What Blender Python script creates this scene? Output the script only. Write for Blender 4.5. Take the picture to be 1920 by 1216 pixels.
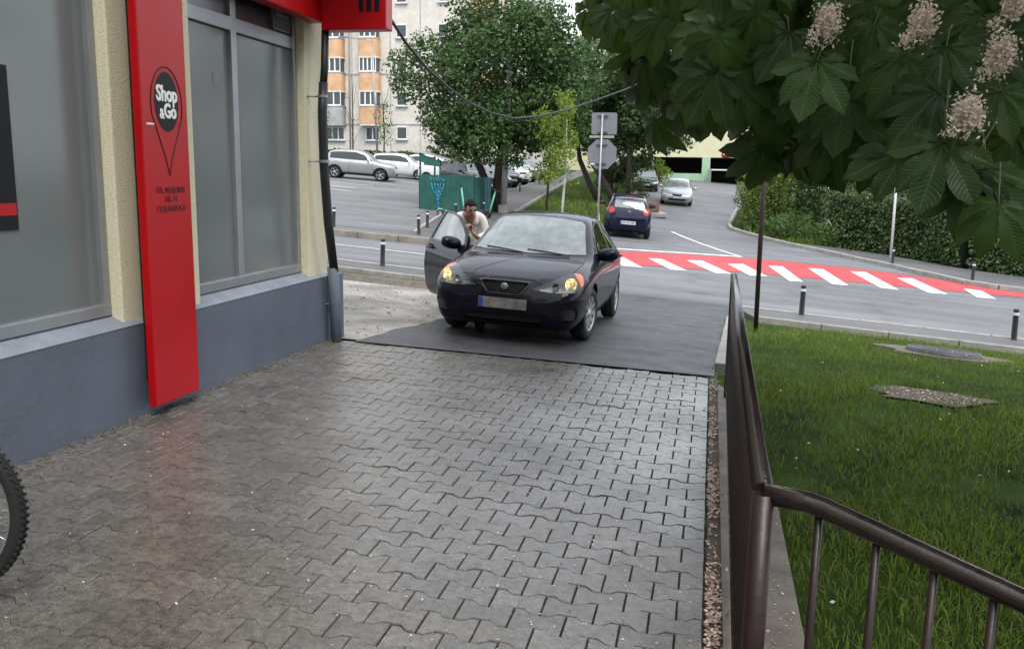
import bpy, bmesh, math, random
import numpy as np
from mathutils import Vector, Matrix
from mathutils.bvhtree import BVHTree
random.seed(7)
RNG = np.random.default_rng(11)
SC = bpy.context.scene
COL = SC.collection
PI = math.pi
for o in list(bpy.data.objects): bpy.data.objects.remove(o)

# ------------------------------------------------------------------ camera
CAM_R = Matrix(((0.97537, 0.05477, -0.21667), (0.22444, -0.16342, 0.96068), (0.01772, -0.98498, -0.17157)))  # right, down, forward
_r = Vector((CAM_R[0][0], CAM_R[1][0], CAM_R[2][0])).normalized()
_f = Vector((CAM_R[0][2], CAM_R[1][2], CAM_R[2][2])).normalized()
_u = _r.cross(_f).normalized()
_f = _u.cross(_r)
CAM_POS = Vector((0, 0, 1.68))
cd = bpy.data.cameras.new('camera')
cam = bpy.data.objects.new('camera', cd); COL.objects.link(cam)
m3 = Matrix((_r, _u, -_f)).transposed()
cam.matrix_world = Matrix.Translation(CAM_POS) @ m3.to_4x4()
cd.sensor_width = 36.0; cd.lens = 36.0 * 1620 / 1920; cd.clip_end = 2000; cd.clip_start = .05
SC.camera = cam

# ------------------------------------------------------------------ sky, sun, exposure
SUN_EL, SUN_AZ = math.radians(56), math.radians(150)      # azimuth clockwise from +Y
wd = bpy.data.worlds.new('World'); SC.world = wd; wd.use_nodes = True
nt = wd.node_tree; nt.nodes.clear()
def wn(t, **k):
    n = nt.nodes.new(t)
    for a, b in k.items(): setattr(n, a, b)
    return n
out = wn('ShaderNodeOutputWorld'); bg = wn('ShaderNodeBackground'); bg.inputs['Strength'].default_value = 0.12
sky = wn('ShaderNodeTexSky', sky_type='NISHITA', sun_disc=False)
sky.sun_elevation = SUN_EL; sky.sun_rotation = SUN_AZ; sky.air_density = 1.5; sky.dust_density = 4.0; sky.ozone_density = 1.0
tc = wn('ShaderNodeTexCoord'); mp = wn('ShaderNodeMapping'); mp.inputs['Scale'].default_value = (1, 1, 2.2)
cl = wn('ShaderNodeTexNoise'); cl.inputs['Scale'].default_value = 2.6; cl.inputs['Detail'].default_value = 6; cl.inputs['Roughness'].default_value = .55
cr = wn('ShaderNodeValToRGB'); cr.color_ramp.elements[0].position = .30; cr.color_ramp.elements[1].position = .62
cr.color_ramp.elements[0].color = (.62, .62, .62, 1); cr.color_ramp.elements[1].color = (.97, .97, .97, 1)
cc = wn('ShaderNodeMix', data_type='RGBA'); cc.inputs['A'].default_value = (8.0, 8.9, 10.2, 1); cc.inputs['B'].default_value = (10.8, 11.1, 11.6, 1)
mx = wn('ShaderNodeMix', data_type='RGBA')
L = nt.links.new
L(tc.outputs['Generated'], mp.inputs['Vector']); L(mp.outputs['Vector'], cl.inputs['Vector']); L(cl.outputs['Fac'], cr.inputs['Fac'])
L(cl.outputs['Fac'], cc.inputs['Factor'])
L(cr.outputs['Color'], mx.inputs['Factor']); L(sky.outputs['Color'], mx.inputs['A']); L(cc.outputs['Result'], mx.inputs['B'])
L(mx.outputs['Result'], bg.inputs['Color']); L(bg.outputs['Background'], out.inputs['Surface'])
sd = bpy.data.lights.new('sun', 'SUN'); sd.energy = 1.3; sd.angle = math.radians(20); sd.color = (1.0, .96, .9)
sun = bpy.data.objects.new('sun', sd); COL.objects.link(sun)
_sd = Vector((math.sin(SUN_AZ) * math.cos(SUN_EL), math.cos(SUN_AZ) * math.cos(SUN_EL), math.sin(SUN_EL)))
sun.rotation_euler = _sd.to_track_quat('Z', 'Y').to_euler(); sun.location = (0, 0, 30)
vs = SC.view_settings; vs.view_transform = 'Standard'; vs.look = 'None'; vs.gamma = 1; vs.exposure = 0.78; vs.use_curve_mapping = False
SC.cycles.max_bounces = 8; SC.cycles.transparent_max_bounces = 12

# ------------------------------------------------------------------ helpers
def ray(px, py):
    v = _r * ((px - 960) / 1620) - _u * ((py - 608) / 1620) + _f
    return v
def on_depth(px, py, d): return CAM_POS + ray(px, py) * d
def on_y(px, py, y): v = ray(px, py); return CAM_POS + v * (y / v.y)
def on_x(px, py, x): v = ray(px, py); return CAM_POS + v * (x / v.x)
def fx(x):
    if x < -22: return -22 + (x + 22) * .3
    if x > 25: return 25 + (x - 25) * .3
    return x
def RP(x, y):
    t = y - 28
    r = 0 if t <= 0 else (.042 * t * t / 12 if t < 6 else .042 * (t - 3))
    return -.36 - .07 * fx(x) - .01 * min(y, 120) + r
def PP(x, y): return -.0355 * fx(x) - .0086 * max(y, -30)
def G(x, y):
    if y < 7.75: return PP(x, y)
    if y < 14.2:
        t = (y - 7.75) / (14.2 - 7.75); return PP(x, 7.75) * (1 - t) + RP(x, 14.2) * t
    return RP(x, y)
def gslope(x, y, e=.4): return (G(x + e, y) - G(x - e, y)) / (2 * e), (G(x, y + e) - G(x, y - e)) / (2 * e)

def setp(o, label=None, cat=None, group=None, kind=None):
    if label: o['label'] = label
    if cat: o['category'] = cat
    if group: o['group'] = group
    if kind: o['kind'] = kind
    return o
def thing(name, label, cat, loc=(0, 0, 0), rz=0.0, group=None):
    o = bpy.data.objects.new(name, None); COL.objects.link(o); o.empty_display_size = .2
    o.location = loc; o.rotation_euler = (0, 0, rz)
    return setp(o, label, cat, group)
def link(name, me, parent=None):
    o = bpy.data.objects.new(name, me); COL.objects.link(o)
    if parent is not None: o.parent = parent
    return o
def mkmesh(name, V, F, mat=None, smooth=False):
    me = bpy.data.meshes.new(name); me.from_pydata([tuple(v) for v in V], [], [tuple(f) for f in F]); me.update()
    if mat is not None: me.materials.append(mat)
    if smooth: me.polygons.foreach_set('use_smooth', [True] * len(me.polygons))
    return me
def copy_tree(o, parent=None):
    c = o.copy(); COL.objects.link(c); c.parent = parent
    for ch in list(o.children): copy_tree(ch, c)
    return c

class MB:
    def __init__(s): s.V = []; s.F = []; s.S = []; s.uv = None
    def add(s, V, F, sm=False):
        b = len(s.V); s.V += [tuple(v) for v in V]; s.F += [tuple(i + b for i in f) for f in F]; s.S += [sm] * len(F); return s
    def box(s, x0, x1, y0, y1, z0, z1):
        V = [(x0, y0, z0), (x1, y0, z0), (x1, y1, z0), (x0, y1, z0), (x0, y0, z1), (x1, y0, z1), (x1, y1, z1), (x0, y1, z1)]
        return s.add(V, [(3, 2, 1, 0), (4, 5, 6, 7), (0, 1, 5, 4), (1, 2, 6, 5), (2, 3, 7, 6), (3, 0, 4, 7)])
    def bbox(s, x0, x1, y0, y1, z0, z1, b=.01):
        # box with chamfered edges
        bm = bmesh.new(); bmesh.ops.create_cube(bm, size=1)
        for v in bm.verts: v.co = Vector(((x0 + x1) / 2 + v.co.x * (x1 - x0), (y0 + y1) / 2 + v.co.y * (y1 - y0), (z0 + z1) / 2 + v.co.z * (z1 - z0)))
        bmesh.ops.bevel(bm, geom=bm.edges[:], offset=b, segments=2, affect='EDGES', profile=.6)
        bm.verts.index_update(); V = [v.co[:] for v in bm.verts]; F = [[v.index for v in f.verts] for f in bm.faces]; bm.free()
        return s.add(V, F)
    def obox(s, c, ax, ay, az):
        c = Vector(c); ax = Vector(ax); ay = Vector(ay); az = Vector(az)
        V = [c + ax * i + ay * j + az * k for k in (-.5, .5) for (i, j) in ((-.5, -.5), (.5, -.5), (.5, .5), (-.5, .5))]
        return s.add(V, [(3, 2, 1, 0), (4, 5, 6, 7), (0, 1, 5, 4), (1, 2, 6, 5), (2, 3, 7, 6), (3, 0, 4, 7)])
    def tube(s, P, r, n=10, caps=True, sm=True):
        P = [Vector(p) for p in P]; R = r if isinstance(r, (list, tuple)) else [r] * len(P)
        t0 = (P[1] - P[0]).normalized(); a = t0.orthogonal().normalized(); V = []; F = []
        for i, p in enumerate(P):
            t = ((P[min(i + 1, len(P) - 1)] - P[max(i - 1, 0)])).normalized()
            a = (a - t * a.dot(t)).normalized(); b = t.cross(a)
            k = 1.0
            if 0 < i < len(P) - 1:
                c = max(.35, abs(t.dot((P[i + 1] - P[i]).normalized()))); k = 1.0
            for j in range(n):
                an = 2 * PI * j / n; V.append(p + (a * math.cos(an) + b * math.sin(an)) * R[i] * k)
        for i in range(len(P) - 1):
            for j in range(n): F.append((i * n + j, i * n + (j + 1) % n, (i + 1) * n + (j + 1) % n, (i + 1) * n + j))
        s.add(V, F, sm)
        if caps:
            b = len(s.V) - len(V); s.F += [tuple(b + j for j in range(n))[::-1], tuple(b + (len(P) - 1) * n + j for j in range(n))]; s.S += [False, False]
        return s
    def lathe(s, prof, c=(0, 0, 0), axis='z', n=24, sm=True):
        V = []; F = []; c = Vector(c)
        for (r, h) in prof:
            for j in range(n):
                a = 2 * PI * j / n; x, y = r * math.cos(a), r * math.sin(a)
                V.append(c + (Vector((x, y, h)) if axis == 'z' else Vector((h, x, y)) if axis == 'x' else Vector((x, h, y))))
        for i in range(len(prof) - 1):
            for j in range(n):
                q = (i * n + j, i * n + (j + 1) % n, (i + 1) * n + (j + 1) % n, (i + 1) * n + j)
                F.append(q if axis != 'y' else q[::-1])
        return s.add(V, F, sm)
    def prism(s, pts, ax, ay, az, o):
        # polygon pts (a,b) in the plane (ax,ay) at o, extruded by az
        o = Vector(o); ax = Vector(ax); ay = Vector(ay); az = Vector(az); n = len(pts)
        V = [o + ax * a + ay * b for a, b in pts]; V += [v + az for v in V]
        F = [tuple(range(n))[::-1], tuple(range(n, 2 * n))] + [(i, (i + 1) % n, n + (i + 1) % n, n + i) for i in range(n)]
        return s.add(V, F)
    def build(s, name, mat, parent=None, smooth=None):
        me = bpy.data.meshes.new(name); me.from_pydata(s.V, [], s.F); me.update()
        if mat is not None: me.materials.append(mat)
        me.polygons.foreach_set('use_smooth', s.S if smooth is None else [smooth] * len(s.F))
        return link(name, me, parent)

def ell(n, rx, ry, cx=0, cy=0): return [(cx + rx * math.cos(2 * PI * i / n), cy + ry * math.sin(2 * PI * i / n)) for i in range(n)]
def inpoly(p, poly):
    x, y = p; c = False; n = len(poly)
    for i in range(n):
        x1, y1 = poly[i]; x2, y2 = poly[i - 1]
        if (y1 > y) != (y2 > y) and x < (x2 - x1) * (y - y1) / (y2 - y1) + x1: c = not c
    return c

# ------------------------------------------------------------------ materials
MATS = {}
def mat(name, col, rough=.6, metal=0., var=.12, vscale=6., bump=0., bscale=60., col2=None, spec=.5, rvar=0., coat=0., world=False, detail=5., emit=0., alpha=None, fine=0., fscale=200., objrand=0.):
    if name in MATS: return MATS[name]
    m = bpy.data.materials.new(name); m.use_nodes = True; t = m.node_tree; N = t.nodes; lk = t.links.new
    b = N['Principled BSDF']; b.inputs['Roughness'].default_value = rough; b.inputs['Metallic'].default_value = metal
    b.inputs['Specular IOR Level'].default_value = spec
    if coat: b.inputs['Coat Weight'].default_value = coat; b.inputs['Coat Roughness'].default_value = .04
    if world:
        g = N.new('ShaderNodeNewGeometry'); src = g.outputs['Position']
    else:
        g = N.new('ShaderNodeTexCoord'); src = g.outputs['Object']
    c = tuple(col) + (1,)
    if var or col2:
        n = N.new('ShaderNodeTexNoise'); n.inputs['Scale'].default_value = vscale; n.inputs['Detail'].default_value = detail; n.inputs['Roughness'].default_value = .6
        lk(src, n.inputs['Vector'])
        r = N.new('ShaderNodeMapRange'); r.inputs['From Min'].default_value = .3; r.inputs['From Max'].default_value = .7; lk(n.outputs['Fac'], r.inputs['Value'])
        x = N.new('ShaderNodeMix'); x.data_type = 'RGBA'; lk(r.outputs['Result'], x.inputs['Factor'])
        x.inputs['A'].default_value = tuple(v * (1 - var) for v in col) + (1,)
        x.inputs['B'].default_value = (tuple(col2) + (1,)) if col2 else tuple(min(1, v * (1 + var)) for v in col) + (1,)
        last = x.outputs['Result']
        if fine:
            n3 = N.new('ShaderNodeTexNoise'); n3.inputs['Scale'].default_value = fscale; n3.inputs['Detail'].default_value = 2; lk(src, n3.inputs['Vector'])
            r3 = N.new('ShaderNodeMapRange'); r3.inputs['From Min'].default_value = .3; r3.inputs['From Max'].default_value = .7
            r3.inputs['To Min'].default_value = 1 - fine; r3.inputs['To Max'].default_value = 1 + fine; lk(n3.outputs['Fac'], r3.inputs['Value'])
            vm = N.new('ShaderNodeVectorMath'); vm.operation = 'SCALE'; lk(last, vm.inputs[0]); lk(r3.outputs['Result'], vm.inputs['Scale']); last = vm.outputs['Vector']
        if objrand:
            oi = N.new('ShaderNodeObjectInfo'); r4 = N.new('ShaderNodeMapRange'); r4.inputs['To Min'].default_value = 1 - objrand; r4.inputs['To Max'].default_value = 1 + objrand
            lk(oi.outputs['Random'], r4.inputs['Value']); vm = N.new('ShaderNodeVectorMath'); vm.operation = 'SCALE'; lk(last, vm.inputs[0]); lk(r4.outputs['Result'], vm.inputs['Scale']); last = vm.outputs['Vector']
        lk(last, b.inputs['Base Color'])
        if rvar:
            r2 = N.new('ShaderNodeMapRange'); r2.inputs['From Min'].default_value = .3; r2.inputs['From Max'].default_value = .7
            r2.inputs['To Min'].default_value = max(.03, rough - rvar); r2.inputs['To Max'].default_value = min(1, rough + rvar)
            lk(n.outputs['Fac'], r2.inputs['Value']); lk(r2.outputs['Result'], b.inputs['Roughness'])
    else: b.inputs['Base Color'].default_value = c
    if bump:
        n2 = N.new('ShaderNodeTexNoise'); n2.inputs['Scale'].default_value = bscale; n2.inputs['Detail'].default_value = 4; lk(src, n2.inputs['Vector'])
        bp = N.new('ShaderNodeBump'); bp.inputs['Strength'].default_value = bump; bp.inputs['Distance'].default_value = .01
        lk(n2.outputs['Fac'], bp.inputs['Height']); lk(bp.outputs['Normal'], b.inputs['Normal'])
    if emit:
        b.inputs['Emission Color'].default_value = c; b.inputs['Emission Strength'].default_value = emit
    MATS[name] = m; return m
def glass(name, tint=(.05, .07, .07), ior=1.5, alpha=.35, rough=.02, mottle=0.):
    # a tinted pane: reflects by Fresnel, lets part of what is behind through
    if name in MATS: return MATS[name]
    m = bpy.data.materials.new(name); m.use_nodes = True; t = m.node_tree; N = t.nodes; lk = t.links.new
    N.clear(); o = N.new('ShaderNodeOutputMaterial'); tr = N.new('ShaderNodeBsdfTransparent'); tr.inputs['Color'].default_value = tuple(.35 + .6 * v for v in tint) + (1,) if False else (.75, .82, .8, 1)
    df = N.new('ShaderNodeBsdfDiffuse'); df.inputs['Color'].default_value = tuple(tint) + (1,)
    if mottle:
        tco = N.new('ShaderNodeTexCoord'); no = N.new('ShaderNodeTexNoise'); no.inputs['Scale'].default_value = 5; no.inputs['Detail'].default_value = 8; no.inputs['Roughness'].default_value = .7; lk(tco.outputs['Object'], no.inputs['Vector'])
        mr = N.new('ShaderNodeMapRange'); mr.inputs['From Min'].default_value = .3; mr.inputs['From Max'].default_value = .7; mr.inputs['To Min'].default_value = 1 - mottle; mr.inputs['To Max'].default_value = 1 + mottle; lk(no.outputs['Fac'], mr.inputs['Value'])
        vm = N.new('ShaderNodeVectorMath'); vm.operation = 'SCALE'; vm.inputs[0].default_value = tint; lk(mr.outputs['Result'], vm.inputs['Scale']); lk(vm.outputs['Vector'], df.inputs['Color'])
    gl = N.new('ShaderNodeBsdfGlossy'); gl.inputs['Roughness'].default_value = rough
    m1 = N.new('ShaderNodeMixShader'); m1.inputs[0].default_value = 1 - alpha; lk(tr.outputs[0], m1.inputs[1]); lk(df.outputs[0], m1.inputs[2])
    fr = N.new('ShaderNodeFresnel'); fr.inputs['IOR'].default_value = ior
    m2 = N.new('ShaderNodeMixShader'); lk(fr.outputs[0], m2.inputs[0]); lk(m1.outputs[0], m2.inputs[1]); lk(gl.outputs[0], m2.inputs[2]); lk(m2.outputs[0], o.inputs['Surface'])
    MATS[name] = m; return m
# ------------------------------------------------------------------ ground materials
def asphalt(name, base, wet=.45, rough=.62, spec=.5):
    m = bpy.data.materials.new(name); m.use_nodes = True; t = m.node_tree; N = t.nodes; lk = t.links.new; b = N['Principled BSDF']
    g = N.new('ShaderNodeNewGeometry')
    def noise(s, d=4, r=.6):
        n = N.new('ShaderNodeTexNoise'); n.inputs['Scale'].default_value = s; n.inputs['Detail'].default_value = d; n.inputs['Roughness'].default_value = r; lk(g.outputs['Position'], n.inputs['Vector']); return n
    def rng(src, a, c, lo, hi):
        r = N.new('ShaderNodeMapRange'); r.inputs['From Min'].default_value = a; r.inputs['From Max'].default_value = c; r.inputs['To Min'].default_value = lo; r.inputs['To Max'].default_value = hi; lk(src, r.inputs['Value']); return r.outputs['Result']
    big, mid, fin = noise(.35, 5), noise(3.0, 6, .7), noise(95, 3)
    vor = N.new('ShaderNodeTexVoronoi'); vor.inputs['Scale'].default_value = 85; lk(g.outputs['Position'], vor.inputs['Vector'])
    mpg = N.new('ShaderNodeMapping'); mpg.inputs['Scale'].default_value = (.10, 1.5, .3); lk(g.outputs['Position'], mpg.inputs['Vector'])
    stk = N.new('ShaderNodeTexNoise'); stk.inputs['Scale'].default_value = 1.0; stk.inputs['Detail'].default_value = 5; lk(mpg.outputs['Vector'], stk.inputs['Vector'])
    spot = noise(1.1, 2, .4)
    w0 = N.new('ShaderNodeMath'); w0.operation = 'MULTIPLY'; lk(rng(stk.outputs['Fac'], .35, .68, .80, 1.30), w0.inputs[0]); lk(rng(spot.outputs['Fac'], .60, .72, 1.0, .70), w0.inputs[1])
    w1 = N.new('ShaderNodeMath'); w1.operation = 'MULTIPLY'; lk(w0.outputs[0], w1.inputs[0]); lk(rng(big.outputs['Fac'], .3, .7, .82, 1.2), w1.inputs[1])
    x = N.new('ShaderNodeMath'); x.operation = 'MULTIPLY'; lk(w1.outputs[0], x.inputs[0]); lk(rng(mid.outputs['Fac'], .3, .7, .85, 1.15), x.inputs[1])
    y = N.new('ShaderNodeMath'); y.operation = 'MULTIPLY'; lk(x.outputs[0], y.inputs[0]); lk(rng(fin.outputs['Fac'], .3, .7, .55, 1.5), y.inputs[1])
    vm = N.new('ShaderNodeVectorMath'); vm.operation = 'SCALE'; vm.inputs[0].default_value = base; lk(y.outputs[0], vm.inputs['Scale']); lk(vm.outputs['Vector'], b.inputs['Base Color'])
    lk(rng(mid.outputs['Fac'], .35, .7, rough - .22 * wet, rough + .12), b.inputs['Roughness']); b.inputs['Specular IOR Level'].default_value = spec
    bp = N.new('ShaderNodeBump'); bp.inputs['Strength'].default_value = .55; bp.inputs['Distance'].default_value = .006; lk(vor.outputs['Distance'], bp.inputs['Height']); lk(bp.outputs['Normal'], b.inputs['Normal'])
    MATS[name] = m; return m
M_ROAD = asphalt('asphalt_road', (.125, .125, .13))
M_RAMP = asphalt('asphalt_ramp', (.036, .036, .038), rough=.55)
M_WALK = asphalt('asphalt_walk', (.085, .083, .082), rough=.6)
M_LOT = asphalt('asphalt_lot', (.135, .135, .14))
M_KERB = mat('concrete_kerb', (.30, .29, .265), .8, var=.25, vscale=5, bump=.4, bscale=90, world=True, fine=.2, fscale=120)
M_KERBD = mat('concrete_kerb_mossy', (.22, .20, .165), .85, var=.35, vscale=3, bump=.4, bscale=70, world=True, fine=.2)
M_DIRT = mat('trampled_soil', (.10, .08, .055), .9, var=.35, vscale=4, bump=.5, bscale=30, world=True)
M_TURF = mat('turf_soil', (.026, .042, .013), .95, var=.5, vscale=2.2, bump=.5, bscale=25, world=True, spec=.05, col2=(.05, .085, .018))
M_APRON = mat('broken_concrete', (.22, .19, .15), .75, var=.6, vscale=1.0, bump=1.0, bscale=9, world=True, fine=.3, fscale=45, rvar=.15, col2=(.38, .36, .32))
M_WHITE = mat('road_paint_white', (.66, .65, .60), .65, var=.22, vscale=5, world=True, fine=.25, fscale=35, bump=.2, bscale=120)
M_REDP = mat('road_paint_red', (.46, .016, .022), .6, var=.18, vscale=2.5, world=True, fine=.15, fscale=60, bump=.2, bscale=120, col2=(.50, .045, .05))
def wear(m, amount, scale=7.):
    N = m.node_tree.nodes; lk = m.node_tree.links.new; b = N['Principled BSDF']; src = b.inputs['Base Color'].links[0].from_socket; g = N.new('ShaderNodeNewGeometry')
    n = N.new('ShaderNodeTexNoise'); n.inputs['Scale'].default_value = scale; n.inputs['Detail'].default_value = 9; n.inputs['Roughness'].default_value = .75; lk(g.outputs['Position'], n.inputs['Vector'])
    r = N.new('ShaderNodeMapRange'); r.inputs['From Min'].default_value = .66 - amount; r.inputs['From Max'].default_value = .74 - amount; r.inputs['To Max'].default_value = .8; lk(n.outputs['Fac'], r.inputs['Value'])
    x = N.new('ShaderNodeMix'); x.data_type = 'RGBA'; lk(r.outputs['Result'], x.inputs['Factor']); lk(src, x.inputs['A']); x.inputs['B'].default_value = (.13, .13, .135, 1); lk(x.outputs['Result'], b.inputs['Base Color'])
wear(M_WHITE, .12); wear(M_REDP, .04, 4.)
M_SAND = mat('joint_sand', (.045, .040, .033), .95, var=.4, vscale=8, world=True)

# ------------------------------------------------------------------ sheets that follow the ground
def sheet(name, poly, dz, m, res=1.0, skirt=0., kind='structure', parent=None, zf=None):
    bm = bmesh.new(); vs_ = [bm.verts.new((x, y, 0)) for x, y in poly]; bm.faces.new(vs_)
    xs = [p[0] for p in poly]; ys = [p[1] for p in poly]
    def lines(a, b):
        o = [v for v in (7.75, 14.2) if a < v < b] if False else []
        n = int((b - a) / res) + 1
        return [a + (b - a) * i / n for i in range(1, n)] + o
    for v in lines(min(xs), max(xs)): bmesh.ops.bisect_plane(bm, geom=bm.verts[:] + bm.edges[:] + bm.faces[:], plane_co=(v, 0, 0), plane_no=(1, 0, 0))
    for v in lines(min(ys), max(ys)) + [q for q in (7.75, 14.2) if min(ys) < q < max(ys)]: bmesh.ops.bisect_plane(bm, geom=bm.verts[:] + bm.edges[:] + bm.faces[:], plane_co=(0, v, 0), plane_no=(0, 1, 0))
    if skirt:
        be = [e for e in bm.edges if e.is_boundary]
        r = bmesh.ops.extrude_edge_only(bm, edges=be)
        low = {g for g in r['geom'] if isinstance(g, bmesh.types.BMVert)}
    else: low = set()
    for v in bm.verts: v.co.z = (zf or G)(v.co.x, v.co.y) + dz - (skirt if v in low else 0)
    bmesh.ops.recalc_face_normals(bm, faces=bm.faces[:])
    if sum(f.normal.z for f in bm.faces) < 0: bmesh.ops.reverse_faces(bm, faces=bm.faces[:])
    me = bpy.data.meshes.new(name); bm.to_mesh(me); bm.free(); me.materials.append(m)
    o = link(name, me, parent)
    if kind: o['kind'] = kind
    return o

def grid_axis(a, b, fine0, fine1, f, c):
    v = list(np.arange(fine0, fine1 + 1e-6, f)); x = fine0; st = f
    while x > a: st = min(c, st * 1.25); x -= st; v.append(x)
    x = fine1; st = f
    while x < b: st = min(c, st * 1.25); x += st; v.append(x)
    return sorted(v)
gx = sorted(set(grid_axis(-160, 160, -12, 12, 1.0, 12) + [-22, 25]))
gy = sorted(set(grid_axis(-40, 320, -4, 40, 1.0, 12) + [7.75, 14.2]))
V = [(x, y, G(x, y) - (.05 if not (.42 < x < 60 and y < 2.4) else 2.2 if x > .9 and y < 2.2 else .06)) for y in gy for x in gx]
nx = len(gx)
F = [(j * nx + i, j * nx + i + 1, (j + 1) * nx + i + 1, (j + 1) * nx + i) for j in range(len(gy) - 1) for i in range(nx - 1)]
ground = link('ground', mkmesh('ground', V, F, M_TURF)); ground['kind'] = 'structure'

# asphalt surfaces
FAR_EDGE = [(-60, 16.2), (-30, 18.3), (-9.4, 20.0), (-6.8, 20.45), (-1.9, 20.95), (1.2, 22.3), (4.07, 22.85), (7.4, 23.6), (14, 24.8), (30, 27.5), (60, 33)]
sheet('main_road', [(-60, 15.45), (60, 15.45)] + FAR_EDGE[::-1], 0.0, M_ROAD, 2.0)
RKERB = [(40, 30.6), (20, 27.4), (12, 26.0), (7.9, 25.1), (6.9, 25.9), (6.45, 27.2), (5.66, 29.3), (4.2, 32.0), (2.4, 34.45), (1.46, 36.4), (.85, 37.8), (.77, 39.7), (1.1, 46), (2, 60), (3.2, 88)]
LEDGE = [(-8, 88), (-6.5, 70), (-5.3, 58), (-4.3, 50), (-3.7, 45), (-3.3, 41), (-4.0, 37), (-4.1, 30), (-4.4, 25), (-5.2, 22.5), (-7.0, 20.55)]
sheet('side_street', [p for p in RKERB] + LEDGE + [(-1.9, 21.05), (1.2, 22.4), (4.07, 22.95), (7.4, 23.7), (14, 24.9), (40, 29.3)], -.004, M_ROAD, 2.0)
sheet('parking_lot', [(-60, 19.5), (-9.5, 21.8), (-7.8, 22.3), (-8.6, 25.5), (-10.4, 34), (-11.7, 58), (-12.0, 64), (-60, 64)], .004, M_LOT, 3.0)
sheet('far_walkway', [(-5.6, 22.4), (-6.2, 28), (-8.0, 34.5), (-8.73, 43), (-10.6, 64), (-12.2, 92), (-13.6, 92), (-12.1, 64), (-11.8, 58), (-10.5, 34), (-8.7, 25.5), (-7.9, 22.3)], .03, M_WALK, 2.5, .1)
sheet('kerbside_pavement', [(-60, 16.6), (-30, 18.6), (-9.4, 20.28), (-6.8, 20.73), (-5.4, 21.0), (-4.8, 22.4), (-5.6, 22.5), (-7.9, 22.4), (-9.5, 21.9), (-60, 19.6)], .13, M_WALK, 2.5, .2)
sheet('near_pavement_left', [(-60, 14.32), (-3.1, 14.32), (-3.0, 15.33), (-60, 15.33)], .035, M_WALK, 2.0, .1)
sheet('near_pavement_right', [(.75, 14.32), (60, 14.32), (60, 15.33), (.45, 15.33)], .035, M_WALK, 2.0, .1)
sheet('hedge_pavement', [(40, 30.75), (20, 27.55), (12, 26.15), (8.0, 25.25), (7.0, 26.0), (6.58, 27.2), (5.8, 29.35), (4.33, 32.1), (2.9, 34.0), (4.43, 33.9), (6.25, 33.0), (7.87, 30.9), (9.31, 29.9), (14, 29.4), (22, 30.5), (40, 33.2)], .10, M_WALK, 1.5, .2)
sheet('driveway_ramp', [(-3.3, 7.655), (.10, 7.70), (.30, 13.6), (.44, 14.5), (.42, 15.47), (-2.95, 15.47), (-2.98, 14.3), (-3.06, 12.6), (-2.97, 11.8), (-3.10, 10.9), (-3.02, 10.3), (-3.12, 9.7), (-3.10, 9.2), (-3.26, 8.6), (-3.22, 8.1)], .012, M_RAMP, .8)
sheet('concrete_apron', [(-14, 7.55), (-3.3, 7.76), (-3.15, 9.2), (-3.07, 9.8), (-3.02, 11.8), (-3.0, 12.9), (-14, 12.75)], .004, M_APRON, .6)
sheet('worn_verge', [(-14, 12.75), (-3.0, 12.9), (-2.98, 14.25), (-14, 14.25)], -.01, M_DIRT, .8)

def kerb(name, pl, w, h, m, L_=1.0, dz=0., sink=.25, jit=.006):
    root = bpy.data.objects.new(name, None); COL.objects.link(root); root['kind'] = 'structure'
    mb = MB(); mb.bbox(-.5 * L_ + .006, .5 * L_ - .006, -w / 2, w / 2, -sink, h, .014); me0 = mb.build('kerb_stone', m); me = me0.data; bpy.data.objects.remove(me0)
    d = [0]
    for i in range(1, len(pl)): d.append(d[-1] + math.dist(pl[i], pl[i - 1]))
    def at(s):
        for i in range(1, len(pl)):
            if s <= d[i] or i == len(pl) - 1:
                t = (s - d[i - 1]) / (d[i] - d[i - 1]); return [pl[i - 1][k] + (pl[i][k] - pl[i - 1][k]) * t for k in (0, 1)]
    n = max(1, int(d[-1] / L_))
    for i in range(n):
        a = at(d[-1] * i / n); b = at(d[-1] * (i + 1) / n)
        A = Vector((a[0], a[1], G(*a))); B = Vector((b[0], b[1], G(*b))); X = (B - A).normalized()
        Yv = Vector((0, 0, 1)).cross(X).normalized(); Z = X.cross(Yv)
        o = link('kerb_stone', me, root)
        M = Matrix((X * ((B - A).length / L_), Yv, Z)).transposed().to_4x4(); M.translation = (A + B) / 2 + Vector((random.uniform(-1, 1) * jit, random.uniform(-1, 1) * jit, dz + random.uniform(-.5, .5) * jit))
        o.matrix_local = M
    return root
kerb('kerb_far_left', [(-30, 18.45), (-9.4, 20.14), (-6.8, 20.59), (-5.5, 20.85), (-4.95, 21.6), (-4.7, 22.6)], .16, .15, M_KERBD, 1.0)
kerb('kerb_near_left', [(-30, 15.40), (-3.0, 15.40)], .12, .045, M_KERB, 1.0)
kerb('kerb_near_right', [(.5, 15.40), (24, 15.40)], .12, .045, M_KERB, 1.0)
kerb('kerb_verge_left', [(-14, 14.27), (-3.0, 14.27)], .09, .06, M_KERB, 1.0)
kerb('kerb_lawn', [(.78, 14.27), (24, 14.27)], .08, .055, M_KERB, 1.0)
kerb('kerb_hedge_side', RKERB[2:14], .15, .13, M_KERB, .9)
kerb('kerb_ramp', [(.17, 8.15), (.37, 13.55)], .12, .07, M_KERB, .9)
kerb('kerb_walkway', [(-7.95, 22.6), (-8.7, 25.5), (-10.5, 34), (-11.8, 58)], .1, .08, M_KERB, 1.2)
kerb('kerb_median', [(-5.7, 22.8), (-6.25, 28), (-8.0, 34.5), (-8.73, 43), (-10.6, 64)], .1, .08, M_KERB, 1.2)
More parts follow.
